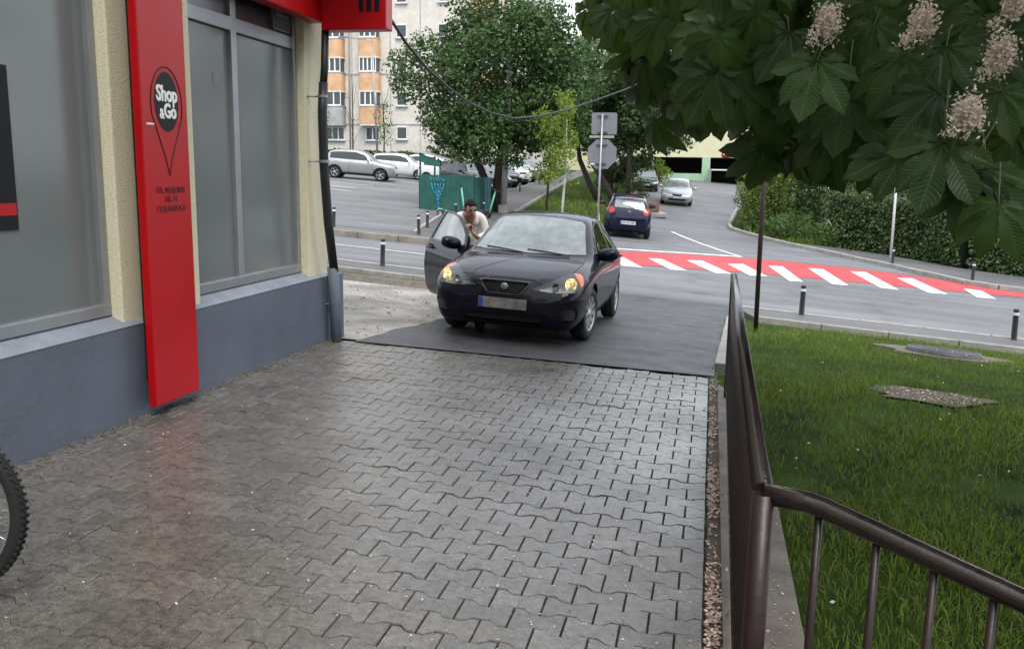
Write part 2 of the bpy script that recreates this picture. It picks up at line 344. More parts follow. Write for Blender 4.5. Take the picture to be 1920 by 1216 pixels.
kerb('kerb_side_street', LEDGE[1:-1], .12, .12, M_KERB, 1.1)

# crossing: red field and white bars, lines on the road
cwn = [(-5.3, 20.62), (-1.92, 20.97), (-1.11, 21.35), (1.22, 22.35), (4.07, 22.88), (7.42, 23.65), (10.5, 24.15)]
cwf = [(-4.9, 23.9), (-2.4, 24.75), (.91, 27.0), (2.75, 27.45), (4.86, 27.3), (6.25, 26.75), (7.2, 25.5), (8.2, 24.95), (10.5, 25.3)]
def clip_sheet(name, poly, dz, m, parent=None): return sheet(name, poly, dz, m, .9, parent=parent, kind=None if parent else 'structure')
cw = clip_sheet('crossing_red_field', cwn + cwf[::-1], .004, M_REDP)
def lerp_pl(pl, t):
    d = [0]
    for i in range(1, len(pl)): d.append(d[-1] + math.dist(pl[i], pl[i - 1]))
    s = t * d[-1]
    for i in range(1, len(pl)):
        if s <= d[i]: q = (s - d[i - 1]) / (d[i] - d[i - 1]); return tuple(pl[i - 1][k] + (pl[i][k] - pl[i - 1][k]) * q for k in (0, 1))
    return pl[-1]
for (nb0, nb1, f0, f1) in [((1258, 506), (1289, 508), (1214, 484), (1241, 486)), ((1340, 512), (1372, 514), (1287, 488), (1317, 489)), ((1406, 517), (1440, 519), (1364, 495), (1393, 495)),
                           ((1480, 527), (1506, 529), (1440, 498), (1468, 500)), ((1560, 533), (1592, 536), (1515, 503), (1544, 505)), ((1651, 540), (1686, 544), (1594, 509), (1623, 510)),
                           ((1740, 549), (1777, 552), (1681, 521), (1711, 522)), ((1832, 558), (1868, 561), (1806, 541), (1840, 545)), ((1168, 499), (1205, 502), (1140, 481), (1170, 483))]:
    q = []
    for (a, b) in (nb0, nb1, f1, f0):
        v = ray(a, b); t = 5.
        while (CAM_POS + v * t).z > G((CAM_POS + v * t).x, (CAM_POS + v * t).y): t += .01
        p = CAM_POS + v * t; q.append((p.x, p.y))
    sheet('crossing_bar', q, .008, M_WHITE, 1.5, kind=None, parent=cw)
def stripe(name, a, b, w, dz=.006, m=None):
    a = Vector(a); b = Vector(b); n = Vector((-(b - a).y, (b - a).x)).normalized() * w / 2
    return sheet(name, [tuple(a - n), tuple(b - n), tuple(b + n), tuple(a + n)], dz, m or M_WHITE, 2.0)
stripe('stop_line', (-3.9, 24.6), (.95, 27.35), .34)
stripe('edge_line', (.93, 27.4), (-1.5, 34.6), .14)
for y, x1 in ((47.6, -16.4), (45.2, -16.9), (42.8, -17.3), (40.4, -17.2), (38.5, -16.6)): stripe('bay_line', (-34, y + 1.0), (x1, y), .14, .010)
stripe('lane_line', (-50, 17.9), (-5.2, 18.2), .09)
# paving bed, gutter strip and concrete edge beside the path
sheet('paving_bed', [(-3.7, -3), (.07, -3), (.07, 7.77), (-3.7, 7.77)], -.016, M_SAND, 2.0)
sheet('gutter_soil', [(.065, -3), (.13, -3), (.13, 8.1), (.065, 8.1)], -.008, M_DIRT, 2.0)
edge = sheet('concrete_edge', [(.13, 1.9), (.43, 1.9), (.43, 7.3), (.13, 7.3)], .02, mat('old_concrete', (.17, .15, .125), .85, var=.35, vscale=5, bump=.5, bscale=50, world=True, fine=.25), 1.0, .3)

# ------------------------------------------------------------------ pavers
def paver_mat(name, rnd_attr):
    m = bpy.data.materials.new(name); m.use_nodes = True; t = m.node_tree; N = t.nodes; lk = t.links.new; b = N['Principled BSDF']
    g = N.new('ShaderNodeNewGeometry')
    if rnd_attr: a = N.new('ShaderNodeAttribute'); a.attribute_name = 'rnd'; rv = a.outputs['Fac']
    else: a = N.new('ShaderNodeObjectInfo'); rv = a.outputs['Random']
    def noise(s, d=4, r=.6):
        n = N.new('ShaderNodeTexNoise'); n.inputs['Scale'].default_value = s; n.inputs['Detail'].default_value = d; n.inputs['Roughness'].default_value = r; lk(g.outputs['Position'], n.inputs['Vector']); return n.outputs['Fac']
    def rng(src, a, c, lo, hi):
        r = N.new('ShaderNodeMapRange'); r.inputs['From Min'].default_value = a; r.inputs['From Max'].default_value = c; r.inputs['To Min'].default_value = lo; r.inputs['To Max'].default_value = hi; lk(src, r.inputs['Value']); return r.outputs['Result']
    def mul(p, q): x = N.new('ShaderNodeMath'); x.operation = 'MULTIPLY'; lk(p, x.inputs[0]); lk(q, x.inputs[1]); return x.outputs[0]
    k = mul(mul(rng(rv, 0, 1, .84, 1.16), rng(noise(.9, 3), .35, .65, .85, 1.15)), mul(rng(noise(26, 4, .7), .35, .65, .68, 1.36), rng(noise(170, 3, .7), .3, .7, .45, 1.65)))
    red = N.new('ShaderNodeMix'); red.data_type = 'RGBA'; red.inputs['A'].default_value = (.112, .101, .088, 1); red.inputs['B'].default_value = (.122, .085, .074, 1)
    lk(rng(noise(1.7, 2), .60, .72, 0, .25), red.inputs['Factor'])
    vm = N.new('ShaderNodeVectorMath'); vm.operation = 'SCALE'; lk(red.outputs['Result'], vm.inputs[0]); lk(k, vm.inputs['Scale']); lk(vm.outputs['Vector'], b.inputs['Base Color'])
    lk(rng(noise(.5, 4, .7), .38, .62, .14, .42), b.inputs['Roughness']); b.inputs['Specular IOR Level'].default_value = .5
    lk(rng(noise(.7, 5, .7), .40, .60, .05, .6), b.inputs['Coat Weight']); b.inputs['Coat Roughness'].default_value = .20; b.inputs['Coat IOR'].default_value = 1.38
    bp = N.new('ShaderNodeBump'); bp.inputs['Strength'].default_value = .36; bp.inputs['Distance'].default_value = .004; lk(noise(130, 3, .7), bp.inputs['Height']); lk(bp.outputs['Normal'], b.inputs['Normal']); lk(bp.outputs['Normal'], b.inputs['Coat Normal'])
    return m
M_PAV, M_PAVS = paver_mat('wet_paver', False), paver_mat('wet_paver_field', True)
PL, PR = .207, .135
def paver_mesh(cut=None):
    g = .0021; e, w = .083 - g, .052 - g; hl = PL / 2 - g; t0, t1 = .034, .066
    pts = [(-hl, -e), (-t1, -e), (-t0, -w), (t0, -w), (t1, -e), (hl, -e), (hl, e), (t1, e), (t0, w), (-t0, w), (-t1, e), (-hl, e)]
    if cut == 'L': pts = [(-hl, -e), (-t1, -e), (-t0, -w), (-.004, -w), (-.004, w), (-t0, w), (-t1, e), (-hl, e)]
    if cut == 'R': pts = [(.004, -w), (t0, -w), (t1, -e), (hl, -e), (hl, e), (t1, e), (t0, w), (.004, w)]
    n = len(pts); c = .0032
    ins = [(x * (1 - c / .10), y * (1 - c / .07)) for x, y in pts]
    V = [(x, y, 0) for x, y in ins] + [(x, y, -.0055) for x, y in pts] + [(x, y, -.05) for x, y in pts]
    F = [tuple(range(n))]
    if cut is None: F = [(0, 1, 10, 11), (1, 2, 9, 10), (2, 3, 8, 9), (3, 4, 7, 8), (4, 5, 6, 7)]
    F += [(i, n + i, n + (i + 1) % n, (i + 1) % n) for i in range(n)] + [(n + i, 2 * n + i, 2 * n + (i + 1) % n, n + (i + 1) % n) for i in range(n)]
    return V, F
pv = {k: paver_mesh(k) for k in (None, 'L', 'R')}
pm = {k: mkmesh('paver', *pv[k], M_PAV) for k in pv}
path = bpy.data.objects.new('paved_path', None); COL.objects.link(path); path['kind'] = 'structure'
tilt = Vector((.0355, .0086, 1)).normalized()
Xp = Vector((1, 0, -.0355)).normalized(); Yp = tilt.cross(Xp)
PB = Matrix((Xp, Yp, tilt)).transposed()
cells = []
for r in range(-28, 52):
    for c in range(-18, 8):
        x = -.7725 + (c + .5 + (0 if r % 2 == 0 else .5)) * PL; y = 3.959 - r * PR
        if y > 7.69 or y < -2: continue
        if x - PL / 2 < -3.74: continue
        k = None
        if x + PL / 2 > .075: k = 'L'
        if x > .068: continue
        cells.append((x, y, k))
def ndc(x, y, z):
    q = Vector((x, y, z)) - CAM_POS; d = q.dot(_f)
    return (960 + 1620 * q.dot(_r) / d, 608 - 1620 * q.dot(_u) / d) if d > .1 else (-9e9, -9e9)
cells.sort(key=lambda c: c[1])
inview = [c for c in cells if -40 < ndc(c[0], c[1], G(c[0], c[1]))[0] < 1960 and ndc(c[0], c[1], G(c[0], c[1]))[1] < 1260 and c[1] > 0]
big = set(inview[:300])
SV, SF, SR = [], [], []
for (x, y, k) in cells:
    jz = random.gauss(0, .0014); tx, ty = random.gauss(0, .006), random.gauss(0, .006); rz = random.gauss(0, .006)
    M = Matrix.Translation((x, y, G(x, y) + jz)) @ PB.to_4x4() @ Matrix.Rotation(tx, 4, 'X') @ Matrix.Rotation(ty, 4, 'Y') @ Matrix.Rotation(rz, 4, 'Z')
    if (x, y, k) in big:
        o = link('paver', pm[k], path); o.matrix_local = M
    else:
        b = len(SV); V_, F_ = pv[k]; SV += [tuple(M @ Vector(v)) for v in V_]; SF += [tuple(i + b for i in f) for f in F_]; SR += [random.random()] * len(V_)
me = mkmesh('paver_field', SV, SF, M_PAVS); at_ = me.attributes.new('rnd', 'FLOAT', 'POINT'); at_.data.foreach_set('value', SR)
o = link('paver_field', me, path); o['kind'] = 'stuff'
# ------------------------------------------------------------------ shop building
M_PLINTH = mat('plinth_blue_grey', (.098, .116, .150), .62, var=.18, vscale=1.1, bump=.3, bscale=30, world=True, fine=.05, fscale=45, rvar=.14, detail=9.)
M_LEDGE = mat('ledge_grey', (.20, .225, .26), .6, var=.15, vscale=6, bump=.25, bscale=50, world=True)
M_STUCCO = mat('cream_stucco', (.70, .65, .46), .85, var=.10, vscale=2.5, bump=.45, bscale=95, world=True, fine=.12, fscale=70, col2=(.62, .58, .42))
M_ALU = mat('aluminium_frame', (.30, .315, .33), .38, .55, var=.08, vscale=5, world=True)
M_FROST = mat('frosted_film', (.155, .172, .172), .17, var=.05, vscale=1.2, world=True, spec=.55, detail=2)
M_DARKP = mat('dark_panel', (.02, .022, .028), .3, var=.2, vscale=4)
M_RED = mat('sign_red', (.42, .0012, .004), .36, var=.07, vscale=2, spec=.35, rvar=.06)
M_BLACK = mat('sign_black', (.006, .007, .009), .5, var=0, spec=.25)
M_LET = mat('letter_white', (.80, .80, .80), .5, var=0)
shop = thing('shop_building', 'shop building with cream stucco, blue-grey plinth and frosted windows beside the path', 'building', (0, 0, 0))
WX = -3.55
mb = MB()
prof = [(-9, -.6), (WX, -.6), (WX, .685), (WX - .02, .70), (WX - .15, .755), (-9, .755)]
V = [(x, yy, z) for yy in (-7, 7.72) for x, z in prof]; n = len(prof)
mb.add(V, [tuple(range(n)), tuple(range(n, 2 * n))[::-1]] + [(i, n + i, n + (i + 1) % n, (i + 1) % n) for i in range(n)])
mb.build('plinth', M_PLINTH, shop)
MB().add([(WX + .003, -7, .688), (WX + .003, 7.725, .688), (WX - .017, 7.725, .704), (WX - .017, -7, .704), (WX - .153, -7, .761), (WX - .153, 7.725, .761)], [(0, 1, 2, 3), (3, 2, 5, 4)]).build('window_ledge', M_LEDGE, shop)
def stucco_col(y0, y1, z0=.70, z1=3.6, x0=-4.0, x1=-3.585): return MB().bbox(x0, x1, y0, y1, z0, z1, .012).build('stucco_column', M_STUCCO, shop)
stucco_col(4.70, 5.56); stucco_col(7.32, 7.70); stucco_col(-7, -2.2)
MB().box(-9, -3.75, 7.60, 7.69, .70, 3.59).build('end_wall', M_STUCCO, shop)
MB().box(-9, -3.585, -7, 7.70, 3.6, 13.5).build('upper_wall', M_STUCCO, shop)  # unseen upper storeys, made tall to darken the left of the path
MB().bbox(-9.2, -3.3, -7.2, 7.9, 13.5, 13.7, .02).build('roof_slab', M_LEDGE, shop)
MB().box(-9, -4.05, -6.9, 7.55, .6, 4.8).build('inner_core', mat('dark_interior', (.05, .052, .055), .9, var=0), shop)
GX = -3.70
def window(y0, y1, z0, z1, mull, transom):
    w = thing('w', None, None); w.name = 'window'; w.parent = shop
    f = .055; mb = MB()
    mb.bbox(GX - .03, GX + .04, y0, y1, z0, z0 + f + .02, .006); mb.bbox(GX - .03, GX + .04, y0, y1, z1 - f, z1, .006)
    mb.bbox(GX - .03, GX + .038, y0, y0 + f, z0 + .02, z1, .006); mb.bbox(GX - .03, GX + .038, y1 - f, y1, z0 + .02, z1, .006)
    for m_ in mull: mb.bbox(GX - .03, GX + .036, m_ - .04, m_ + .04, z0 + .02, z1, .006)
    if transom: mb.bbox(GX - .03, GX + .034, y0, y1, transom - .005, transom + .10, .006)
    mb.build('frame', M_ALU, w)
    ys = [y0] + list(mull) + [y1]
    for a, b in zip(ys[:-1], ys[1:]):
        MB().box(GX - .012, GX, a + .02, b - .02, z0 + .02, (transom or z1) - .01).build('pane', M_FROST, w)
        if transom and not (a > 6): MB().box(GX - .012, GX, a + .02, b - .02, transom + .08, z1 - .01).build('pane', M_FROST, w)
    return w
window(-2.2, 4.695, .755, 3.59, (.2, 2.5), None)
w2 = window(5.565, 7.315, .755, 3.59, (6.28,), 2.725)
MB().box(GX - .012, GX + .004, 6.30, 7.29, 2.80, 3.57).build('dark_panel', M_DARKP, w2)
mb = MB(); mb.bbox(GX, GX + .03, 6.93, 7.22, 2.84, 3.12, .005)
mb.build('vent_frame', mat('vent_grey', (.10, .105, .115), .4, var=0), w2)
for k in range(6): MB().obox((GX + .036, 7.075, 2.875 + k * .045), (.004, 0, .0), (0, .24, 0), (.012, 0, .03)).build('vent_slat', M_DARKP, w2)
MB().box(GX, GX + .0025, 6.02, 6.10, 2.30, 2.40).build('patch', mat('film_patch', (.14, .15, .15), .4, var=0), w2)

# red pylon sign
pil = thing('pylon_sign', 'tall red sign column with black map pin and street address fixed to the shop wall', 'sign', (0, 0, 0))
MB().bbox(-3.478, -3.42, 4.76, 5.245, .155, 3.9, .010).build('casing', M_RED, pil)
MB().box(-3.552, -3.478, 4.85, 5.16, .3, 3.6).build('mounting', M_BLACK, pil)
def text_mesh(s, size, m, name, parent, M, bold=.0, ext=.002):
    cu = bpy.data.curves.new(name, 'FONT'); cu.body = s; cu.size = size; cu.align_x = 'CENTER'; cu.align_y = 'CENTER'; cu.offset = bold; cu.extrude = ext; cu.resolution_u = 3
    t = bpy.data.objects.new(name, cu); COL.objects.link(t)
    dg = bpy.context.evaluated_depsgraph_get(); me = bpy.data.meshes.new_from_object(t.evaluated_get(dg)); bpy.data.objects.remove(t); bpy.data.curves.remove(cu)
    me.materials.clear(); me.materials.append(m); o = link(name, me, parent); o.matrix_local = M; return o
def wallM(y, z, x=-3.418, sx=1.0):   # text facing +X, reading towards +Y
    M = Matrix(((0, 0, 1), (1, 0, 0), (0, 1, 0))).to_4x4(); M.translation = (x, y, z); return M @ Matrix.Diagonal((sx, 1, 1, 1))
YC = 5.02
MB().prism(ell(40, .125, .185), (0, 1, 0), (0, 0, 1), (.002, 0, 0), (-3.42, YC, 2.09)).build('pin_disc', M_BLACK, pil)
arc = [(.162 * math.cos(a), .235 * math.sin(a)) for a in [math.radians(d) for d in range(-20, 201, 8)]]
out_ = [(-x, z) for x, z in arc]
pin = [(YC + x, 2.07 + z) for x, z in arc] + [(YC - .035, 1.74), (YC, 1.625), (YC + .035, 1.74)]
mb = MB(); mb.tube([(-3.419, y, z) for y, z in pin] + [(-3.419, pin[0][0], pin[0][1])], .0038, 6); mb.build('pin_outline', M_BLACK, pil)
text_mesh('Shop', .135, M_LET, 'lettering', pil, wallM(YC + .002, 2.135, -3.416, .80), .004)
text_mesh('Go', .125, M_LET, 'lettering', pil, wallM(YC + .03, 2.03, -3.416, .80), .004)
text_mesh('&', .085, M_LET, 'lettering', pil, wallM(YC - .057, 2.012, -3.416, .80), .003)
M_TXT = mat('address_ink', (.045, .006, .008), .5, var=0)
for s, z, k in (('STR. MEHEDINTI', 1.535, .72), ('NR. 74', 1.478, .8), ('CLUJ-NAPOCA', 1.418, .8)): text_mesh(s, .058, M_TXT, 'lettering', pil, wallM(YC, z, -3.418, k), .0, .001)
MB().obox((-3.419, 4.845, 1.945), (.002, 0, 0), (0, .075, .0), (0, .005, .012)).build('scratch', mat('scratch_white', (.75, .62, .6), .7, var=.2), pil)
# poster at the left edge of the window
po = thing('window_poster', 'black poster with a red band on the frosted window at the left edge', 'poster', (GX, 0, 0))
MB().box(0, .006, 3.2, 4.03, 1.33, 2.2).build('sheet', M_BLACK, po)
MB().box(.006, .009, 3.2, 4.02, 1.41, 1.475).build('red_band', M_RED, po)
# red fascia sign at the corner
fa = thing('fascia_sign', 'red sign box jutting out above the corner of the shop', 'sign', (0, 0, 0))
MB().bbox(-3.585, -3.46, 5.6, 7.47, 2.97, 3.55, .01).build('wall_panel', M_RED, fa)
MB().bbox(-3.46, -2.85, 7.40, 7.56, 2.90, 3.55, .01).build('projecting_panel', M_RED, fa)
mb = MB()
for x0, x1 in ((-3.10, -3.06), (-3.03, -2.985), (-2.955, -2.91)): mb.box(x0, x1, 7.397, 7.40, 3.045, 3.40)
mb.build('dark_lettering', M_BLACK, fa)
MB().bbox(-3.6, -2.75, 6.9, 8.0, 3.62, 3.80, .015).build('added_shade_slab', M_LEDGE, shop); MB().bbox(-2.83, -2.76, 6.9, 8.0, 3.80, 4.8, .01).build('added_slab_parapet', M_STUCCO, shop)  # unseen overhang added to shade the red fascia sign
for fz in (5.2, 8.0, 10.8):
    for fy in (-4.5, -1.0, 3.0, 6.0): MB().bbox(-3.59, -3.57, fy - .7, fy + .7, fz, fz + 1.5, .005).build('upper_window', M_DARKP, shop)
# rainwater pipe
dp = thing('downpipe', 'black rainwater pipe on the shop corner with a grey painted foot', 'pipe', (0, 0, 0))
MB().tube([(-3.45, 7.47, 2.98), (-3.45, 7.435, 2.6), (-3.45, 7.40, 2.42)], .034, 12).build('upper_pipe', mat('pipe_black', (.012, .012, .014), .5, var=.3, vscale=12), dp)
MB().tube([(-3.45, 7.405, 2.45), (-3.45, 7.37, 2.2), (-3.45, 7.385, 1.7), (-3.45, 7.45, 1.2), (-3.45, 7.56, .74)], .042, 12).build('middle_pipe', MATS['pipe_black'], dp)
MB().tube([(-3.46, 7.55, .78), (-3.46, 7.60, .4), (-3.46, 7.61, -.03)], .05, 12).build('lower_pipe', M_PLINTH, dp)
for z, y in ((1.76, 7.385), (2.33, 7.385), (.42, 7.60)):
    mb = MB(); mb.lathe([(.047, -.012), (.047, .012)], (-3.45, y, z), n=14); mb.tube([(-3.49, y, z), (-3.62, y - .05, z)], .008, 6); mb.build('bracket', M_ALU if z > 1 else M_PLINTH, dp)
MB().bbox(-3.75, -3.49, 7.63, 7.86, -.3, .70, .012).build('corner_block', M_PLINTH, shop)

# slack cable from the sign corner towards the trees
cb = [(727, 28, 8.2), (762, 82, 8.85), (800, 128, 9.6), (840, 164, 10.4), (880, 193, 11.3), (922, 212, 12.3), (965, 222, 13.3), (1010, 218, 14.4), (1060, 207, 15.6), (1120, 187, 17), (1180, 165, 18.5), (1300, 108, 22), (1400, 40, 25.5)]
mb = MB(); mb.tube([(-2.95, 7.55, 3.25)] + [on_depth(*c) for c in cb], .016, 6)
o = mb.build('cable', mat('cable_black', (.012, .014, .012), .6, var=0)); setp(o, 'slack black cable hanging from the red fascia sign across to the trees', 'cable')

# ------------------------------------------------------------------ railing
M_RAIL = mat('rail_brown_paint', (.012, .0075, .0065), .22, var=.25, vscale=14, bump=.08, bscale=110, spec=.6, col2=(.022, .011, .009), rvar=.06)
M_BAL = mat('baluster_brown', (.022, .009, .008), .4, var=.3, vscale=14, bump=.1, bscale=60)
rl = thing('path_railing', 'dark brown tube railing along the right edge of the paved path', 'railing', (0, 0, 0))
ys0, ys1 = 2.05, 6.92
def rx(y): return .158 + (y - 2.05) * .0075
HZ = .935
c = [(rx(ys1) , ys1 + .0, -.12), (rx(ys1), ys1, HZ - .09), (rx(ys1 - .03), ys1 - .025, HZ - .03), (rx(ys1 - .09), ys1 - .09, HZ), (rx(2.05), 2.05, HZ)]
MB().tube([(rx(ys1) + .004, ys1 + .002, -.12), (rx(ys1) + .004, ys1 + .002, HZ - .06), (rx(ys1), ys1 - .03, HZ - .015), (rx(ys1 - .1), ys1 - .09, HZ), (rx(2.07), 2.07, HZ)], .0255, 16).build('handrail', M_RAIL, rl)
MB().tube([(rx(2.05), 2.055, -.15), (rx(2.05), 2.055, HZ + .005)], .027, 16).build('corner_post', M_BAL, rl)
MB().tube([(rx(2.1), 2.1, .06), (rx(ys1), ys1, .06)], .012, 8).build('bottom_rail', M_BAL, rl)
y = 2.19
while y < ys1 - .05:
    MB().tube([(rx(y), y, .05), (rx(y), y, HZ - .015)], .0095, 8).build('baluster', M_BAL, rl); y += .13
r2 = thing('stair_railing', 'dark brown stair handrail sloping down across the lower right corner', 'railing', (0, 0, 0))
A = Vector((rx(2.05), 2.06, HZ + .002)); B = Vector((.272, 2.045, HZ - .006)); D = Vector((.647, 1.85, .843)); E_ = B + (D - B) * 4.6
MB().tube([A, A + (B - A) * .9, B + (D - B) * .06, D, E_], .0255, 16).build('handrail', M_RAIL, r2)
dirn = (D - B)
for px_ in (1537, 1646, 1754, 1866, 1985, 2110, 2250, 2400):
    # baluster where the stair rail crosses this bearing
    best = min([B + dirn * (t / 400) for t in range(0, 1600)], key=lambda p: abs(ndc(p.x, p.y, p.z)[0] - px_))
    MB().tube([(best.x, best.y, best.z - .95), (best.x, best.y, best.z - .01)], .0095, 8).build('baluster', M_BAL, r2)
st = bpy.data.objects.new('stairs', None); COL.objects.link(st); st['kind'] = 'structure'
M_STEP = MATS['old_concrete']
for k in range(9): MB().bbox(.45 + k * .30, .45 + (k + 1) * .30 + .02, .6, 2.32, -2.4, -.06 - .155 * (k + 1), .012).build('step', M_STEP, st)
MB().bbox(.40, 60, 2.28, 2.42, -2.5, -.03, .01).build('retaining_wall', M_STEP, st)
# ------------------------------------------------------------------ cars
def pchip(tab, x):
    X = np.array([t[0] for t in tab], float); Y = np.array([t[1] for t in tab], float); x = np.asarray(x, float)
    h = np.diff(X); dl = np.diff(Y) / h; d = np.zeros_like(Y)
    for i in range(1, len(X) - 1):
        if dl[i - 1] * dl[i] > 0:
            w1, w2 = 2 * h[i] + h[i - 1], h[i] + 2 * h[i - 1]; d[i] = (w1 + w2) / (w1 / dl[i - 1] + w2 / dl[i])
    d[0], d[-1] = dl[0], dl[-1]
    i = np.clip(np.searchsorted(X, x) - 1, 0, len(h) - 1); t = np.clip((x - X[i]) / h[i], 0, 1)
    return Y[i] * (1 + 2 * t) * (1 - t) ** 2 + h[i] * d[i] * t * (1 - t) ** 2 + Y[i + 1] * t * t * (3 - 2 * t) + h[i] * d[i + 1] * t * t * (t - 1)

def cardinal(P, per, c=.36):
    P = np.array(P); n = len(P); out = []
    T = np.zeros_like(P); T[1:-1] = (P[2:] - P[:-2]) * c
    T[0] = (0, 0); T[0][0] = (P[1] - P[0])[0] * .9; T[-1] = (0, 0); T[-1][0] = (P[-1] - P[-2])[0] * .9
    for i in range(n - 1):
        # limit tangents by the chord so that uneven spacing does not overshoot
        ch = np.linalg.norm(P[i + 1] - P[i]); a, b = T[i].copy(), T[i + 1].copy()
        for v in (a, b):
            l = np.linalg.norm(v)
            if l > 1.1 * ch: v *= 1.1 * ch / l
        for k in range(per[i]):
            t = k / per[i]; out.append(P[i] * (1 + 2 * t) * (1 - t) ** 2 + a * t * (1 - t) ** 2 + P[i + 1] * t * t * (3 - 2 * t) + b * t * t * (t - 1))
    out.append(P[-1]); return np.array(out)

class Car:
    """body shell from stations along u (0 = front bumper), cut into panels and panes"""
    def __init__(s, S, du=.03, per=(2, 2, 4, 5, 4, 8, 6, 5)):
        s.S = S; L_ = S['L']; e = np.array([0, .004, .012, .024, .04, .06, .085, .11, .14])
        u = np.concatenate([e, np.arange(.17, L_ - .17, du), L_ - e[::-1]]); s.u = u
        zb, W, zs, ws, zr, wr, zt = [pchip(S[k], u) for k in ('zb', 'W', 'zbelt', 'wbelt', 'zrail', 'wrail', 'ztop')]
        zm = pchip(S['zmid'], u) if 'zmid' in S else zb + (zs - zb) * .5
        V = []
        for i in range(len(u)):
            pts = [(0, zb[i]), (.80 * W[i], zb[i]), (.935 * W[i], zb[i] + .16 * (zs[i] - zb[i])), (W[i], zm[i]), (W[i] * .982, zs[i] - .28 * (zs[i] - zm[i])), (ws[i], zs[i]),
                   (wr[i], zr[i]), (wr[i] * .72, zr[i] + (zt[i] - zr[i]) * .72), (0, zt[i])]
            V.append(cardinal(pts, per))
        s.n = n = len(V[0]); m = 2 * n - 2
        bm = s.bm = bmesh.new(); rows = []
        for i in range(len(u)):
            ring = [bm.verts.new((S['ax'] - u[i], y, z)) for y, z in V[i]]
            ring += [bm.verts.new((S['ax'] - u[i], -y, z)) for y, z in V[i][-2:0:-1]]
            rows.append(ring)
        for i in range(len(u) - 1):
            for j in range(m): bm.faces.new((rows[i][j], rows[i][(j + 1) % m], rows[i + 1][(j + 1) % m], rows[i + 1][j]))
        for row in (rows[0], rows[-1]):
            bm.faces.new(row if row is rows[-1] else row[::-1])
        bmesh.ops.recalc_face_normals(bm, faces=bm.faces[:])
        s.labels = ['body']; bm.normal_update(); s.parts = {}
        s.nl = bm.verts.layers.float_vector.new('n0')
        for v in bm.verts: v[s.nl] = v.normal
    def idx(s, lab):
        if lab not in s.labels: s.labels.append(lab)
        return s.labels.index(lab)
    def cut(s, lab, poly, view, only=None, side=0):
        """view: 'side' poly in (u,z); 'front' / 'rear' poly in (y,z); 'top' in (u,y); (ax,ay,dir) for an oblique look"""
        bm = s.bm; ax0 = s.S['ax']
        if view == 'side': A, B, D = Vector((-1, 0, 0)), Vector((0, 0, 1)), Vector((0, 1, 0)); off = ax0
        elif view == 'front': A, B, D = Vector((0, 1, 0)), Vector((0, 0, 1)), Vector((1, 0, 0)); off = 0
        elif view == 'rear': A, B, D = Vector((0, 1, 0)), Vector((0, 0, 1)), Vector((-1, 0, 0)); off = 0
        elif view == 'top': A, B, D = Vector((-1, 0, 0)), Vector((0, 1, 0)), Vector((0, 0, 1)); off = ax0
        else: A, B, D = [Vector(v) for v in view]; off = 0
        ia = None if only is None else {s.idx(o) for o in only}
        def ok(f):
            if ia is not None and f.material_index not in ia: return False
            d = f.normal.dot(D)
            if view == 'side':
                if side and f.calc_center_median().y * side < .05: return False
                return abs(d) > .12
            return d > .12
        pa = [p[0] for p in poly]; pb = [p[1] for p in poly]; a0, a1, b0, b1 = min(pa) - .02, max(pa) + .02, min(pb) - .02, max(pb) + .02
        def near(f):
            q = [(v.co.dot(A) + off, v.co.dot(B)) for v in f.verts]
            return max(x for x, _ in q) > a0 and min(x for x, _ in q) < a1 and max(y for _, y in q) > b0 and min(y for _, y in q) < b1
        fs = [f for f in bm.faces if ok(f) and near(f)]
        for i in range(len(poly)):
            p, q = poly[i], poly[(i + 1) % len(poly)]
            ex, ey = q[0] - p[0], q[1] - p[1]; N = A * (-ey) + B * ex
            if not fs: return
            geom = list({v for f in fs for v in f.verts}) + list({e for f in fs for e in f.edges}) + fs
            rs = bmesh.ops.bisect_plane(bm, geom=geom, dist=1e-5, plane_co=A * (p[0] - off) + B * p[1], plane_no=N)
            fs = [g for g in rs['geom'] if isinstance(g, bmesh.types.BMFace)]
        k = s.idx(lab)
        for v in bm.verts:
            if v[s.nl].length < .5: v[s.nl] = v.normal if v.normal.length > .5 else Vector((0, 0, 1))
        for f in fs:
            if ok(f):
                c = f.calc_center_median()
                if inpoly((c.dot(A) + off, c.dot(B)), poly): f.material_index = k
    def extract(s, lab, m, parent, name=None, push=0., wall=0., smooth=True, M=None, back=None, half=0):
        if half == 2: return [s.extract(lab, m, parent, name, push, wall, smooth, M, back, h) for h in (1, -1)]
        """faces of a label as one mesh, pushed along the normal, with a wall of given depth round the rim"""
        k = s.idx(lab); fs = [f for f in s.bm.faces if f.material_index == k and (half == 0 or f.calc_center_median().y * half > 0)]
        if not fs: return None
        ids = {}; V = []; NN = []; F = []
        for f in fs:
            q = []
            for v in f.verts:
                if v not in ids: ids[v] = len(V); n = v[s.nl].normalized(); V.append(v.co + n * push); NN.append(n)
                q.append(ids[v])
            F.append(q)
        if wall or back:
            cnt = {}
            for f in fs:
                for e in f.edges: cnt[e] = cnt.get(e, 0) + 1
            b0 = {}
            def low(v):
                if v not in b0: b0[v] = len(V); V.append(v.co - v[s.nl].normalized() * (wall or back)); NN.append(v[s.nl].normalized())
                return b0[v]
            for f in fs:
                vs_ = list(f.verts)
                for i in range(len(vs_)):
                    a, b = vs_[i], vs_[(i + 1) % len(vs_)]
                    e = s.bm.edges.get((a, b))
                    if cnt[e] == 1: F.append([ids[b], ids[a], low(a), low(b)])
            if back:
                for f in fs: F.append([low(v) for v in f.verts][::-1])
        if M is not None: V = [M @ v for v in V]; NN = [(M.to_3x3() @ n) for n in NN]
        me = bpy.data.meshes.new(name or lab); me.from_pydata([v[:] for v in V], [], F); me.update(); me.materials.append(m)
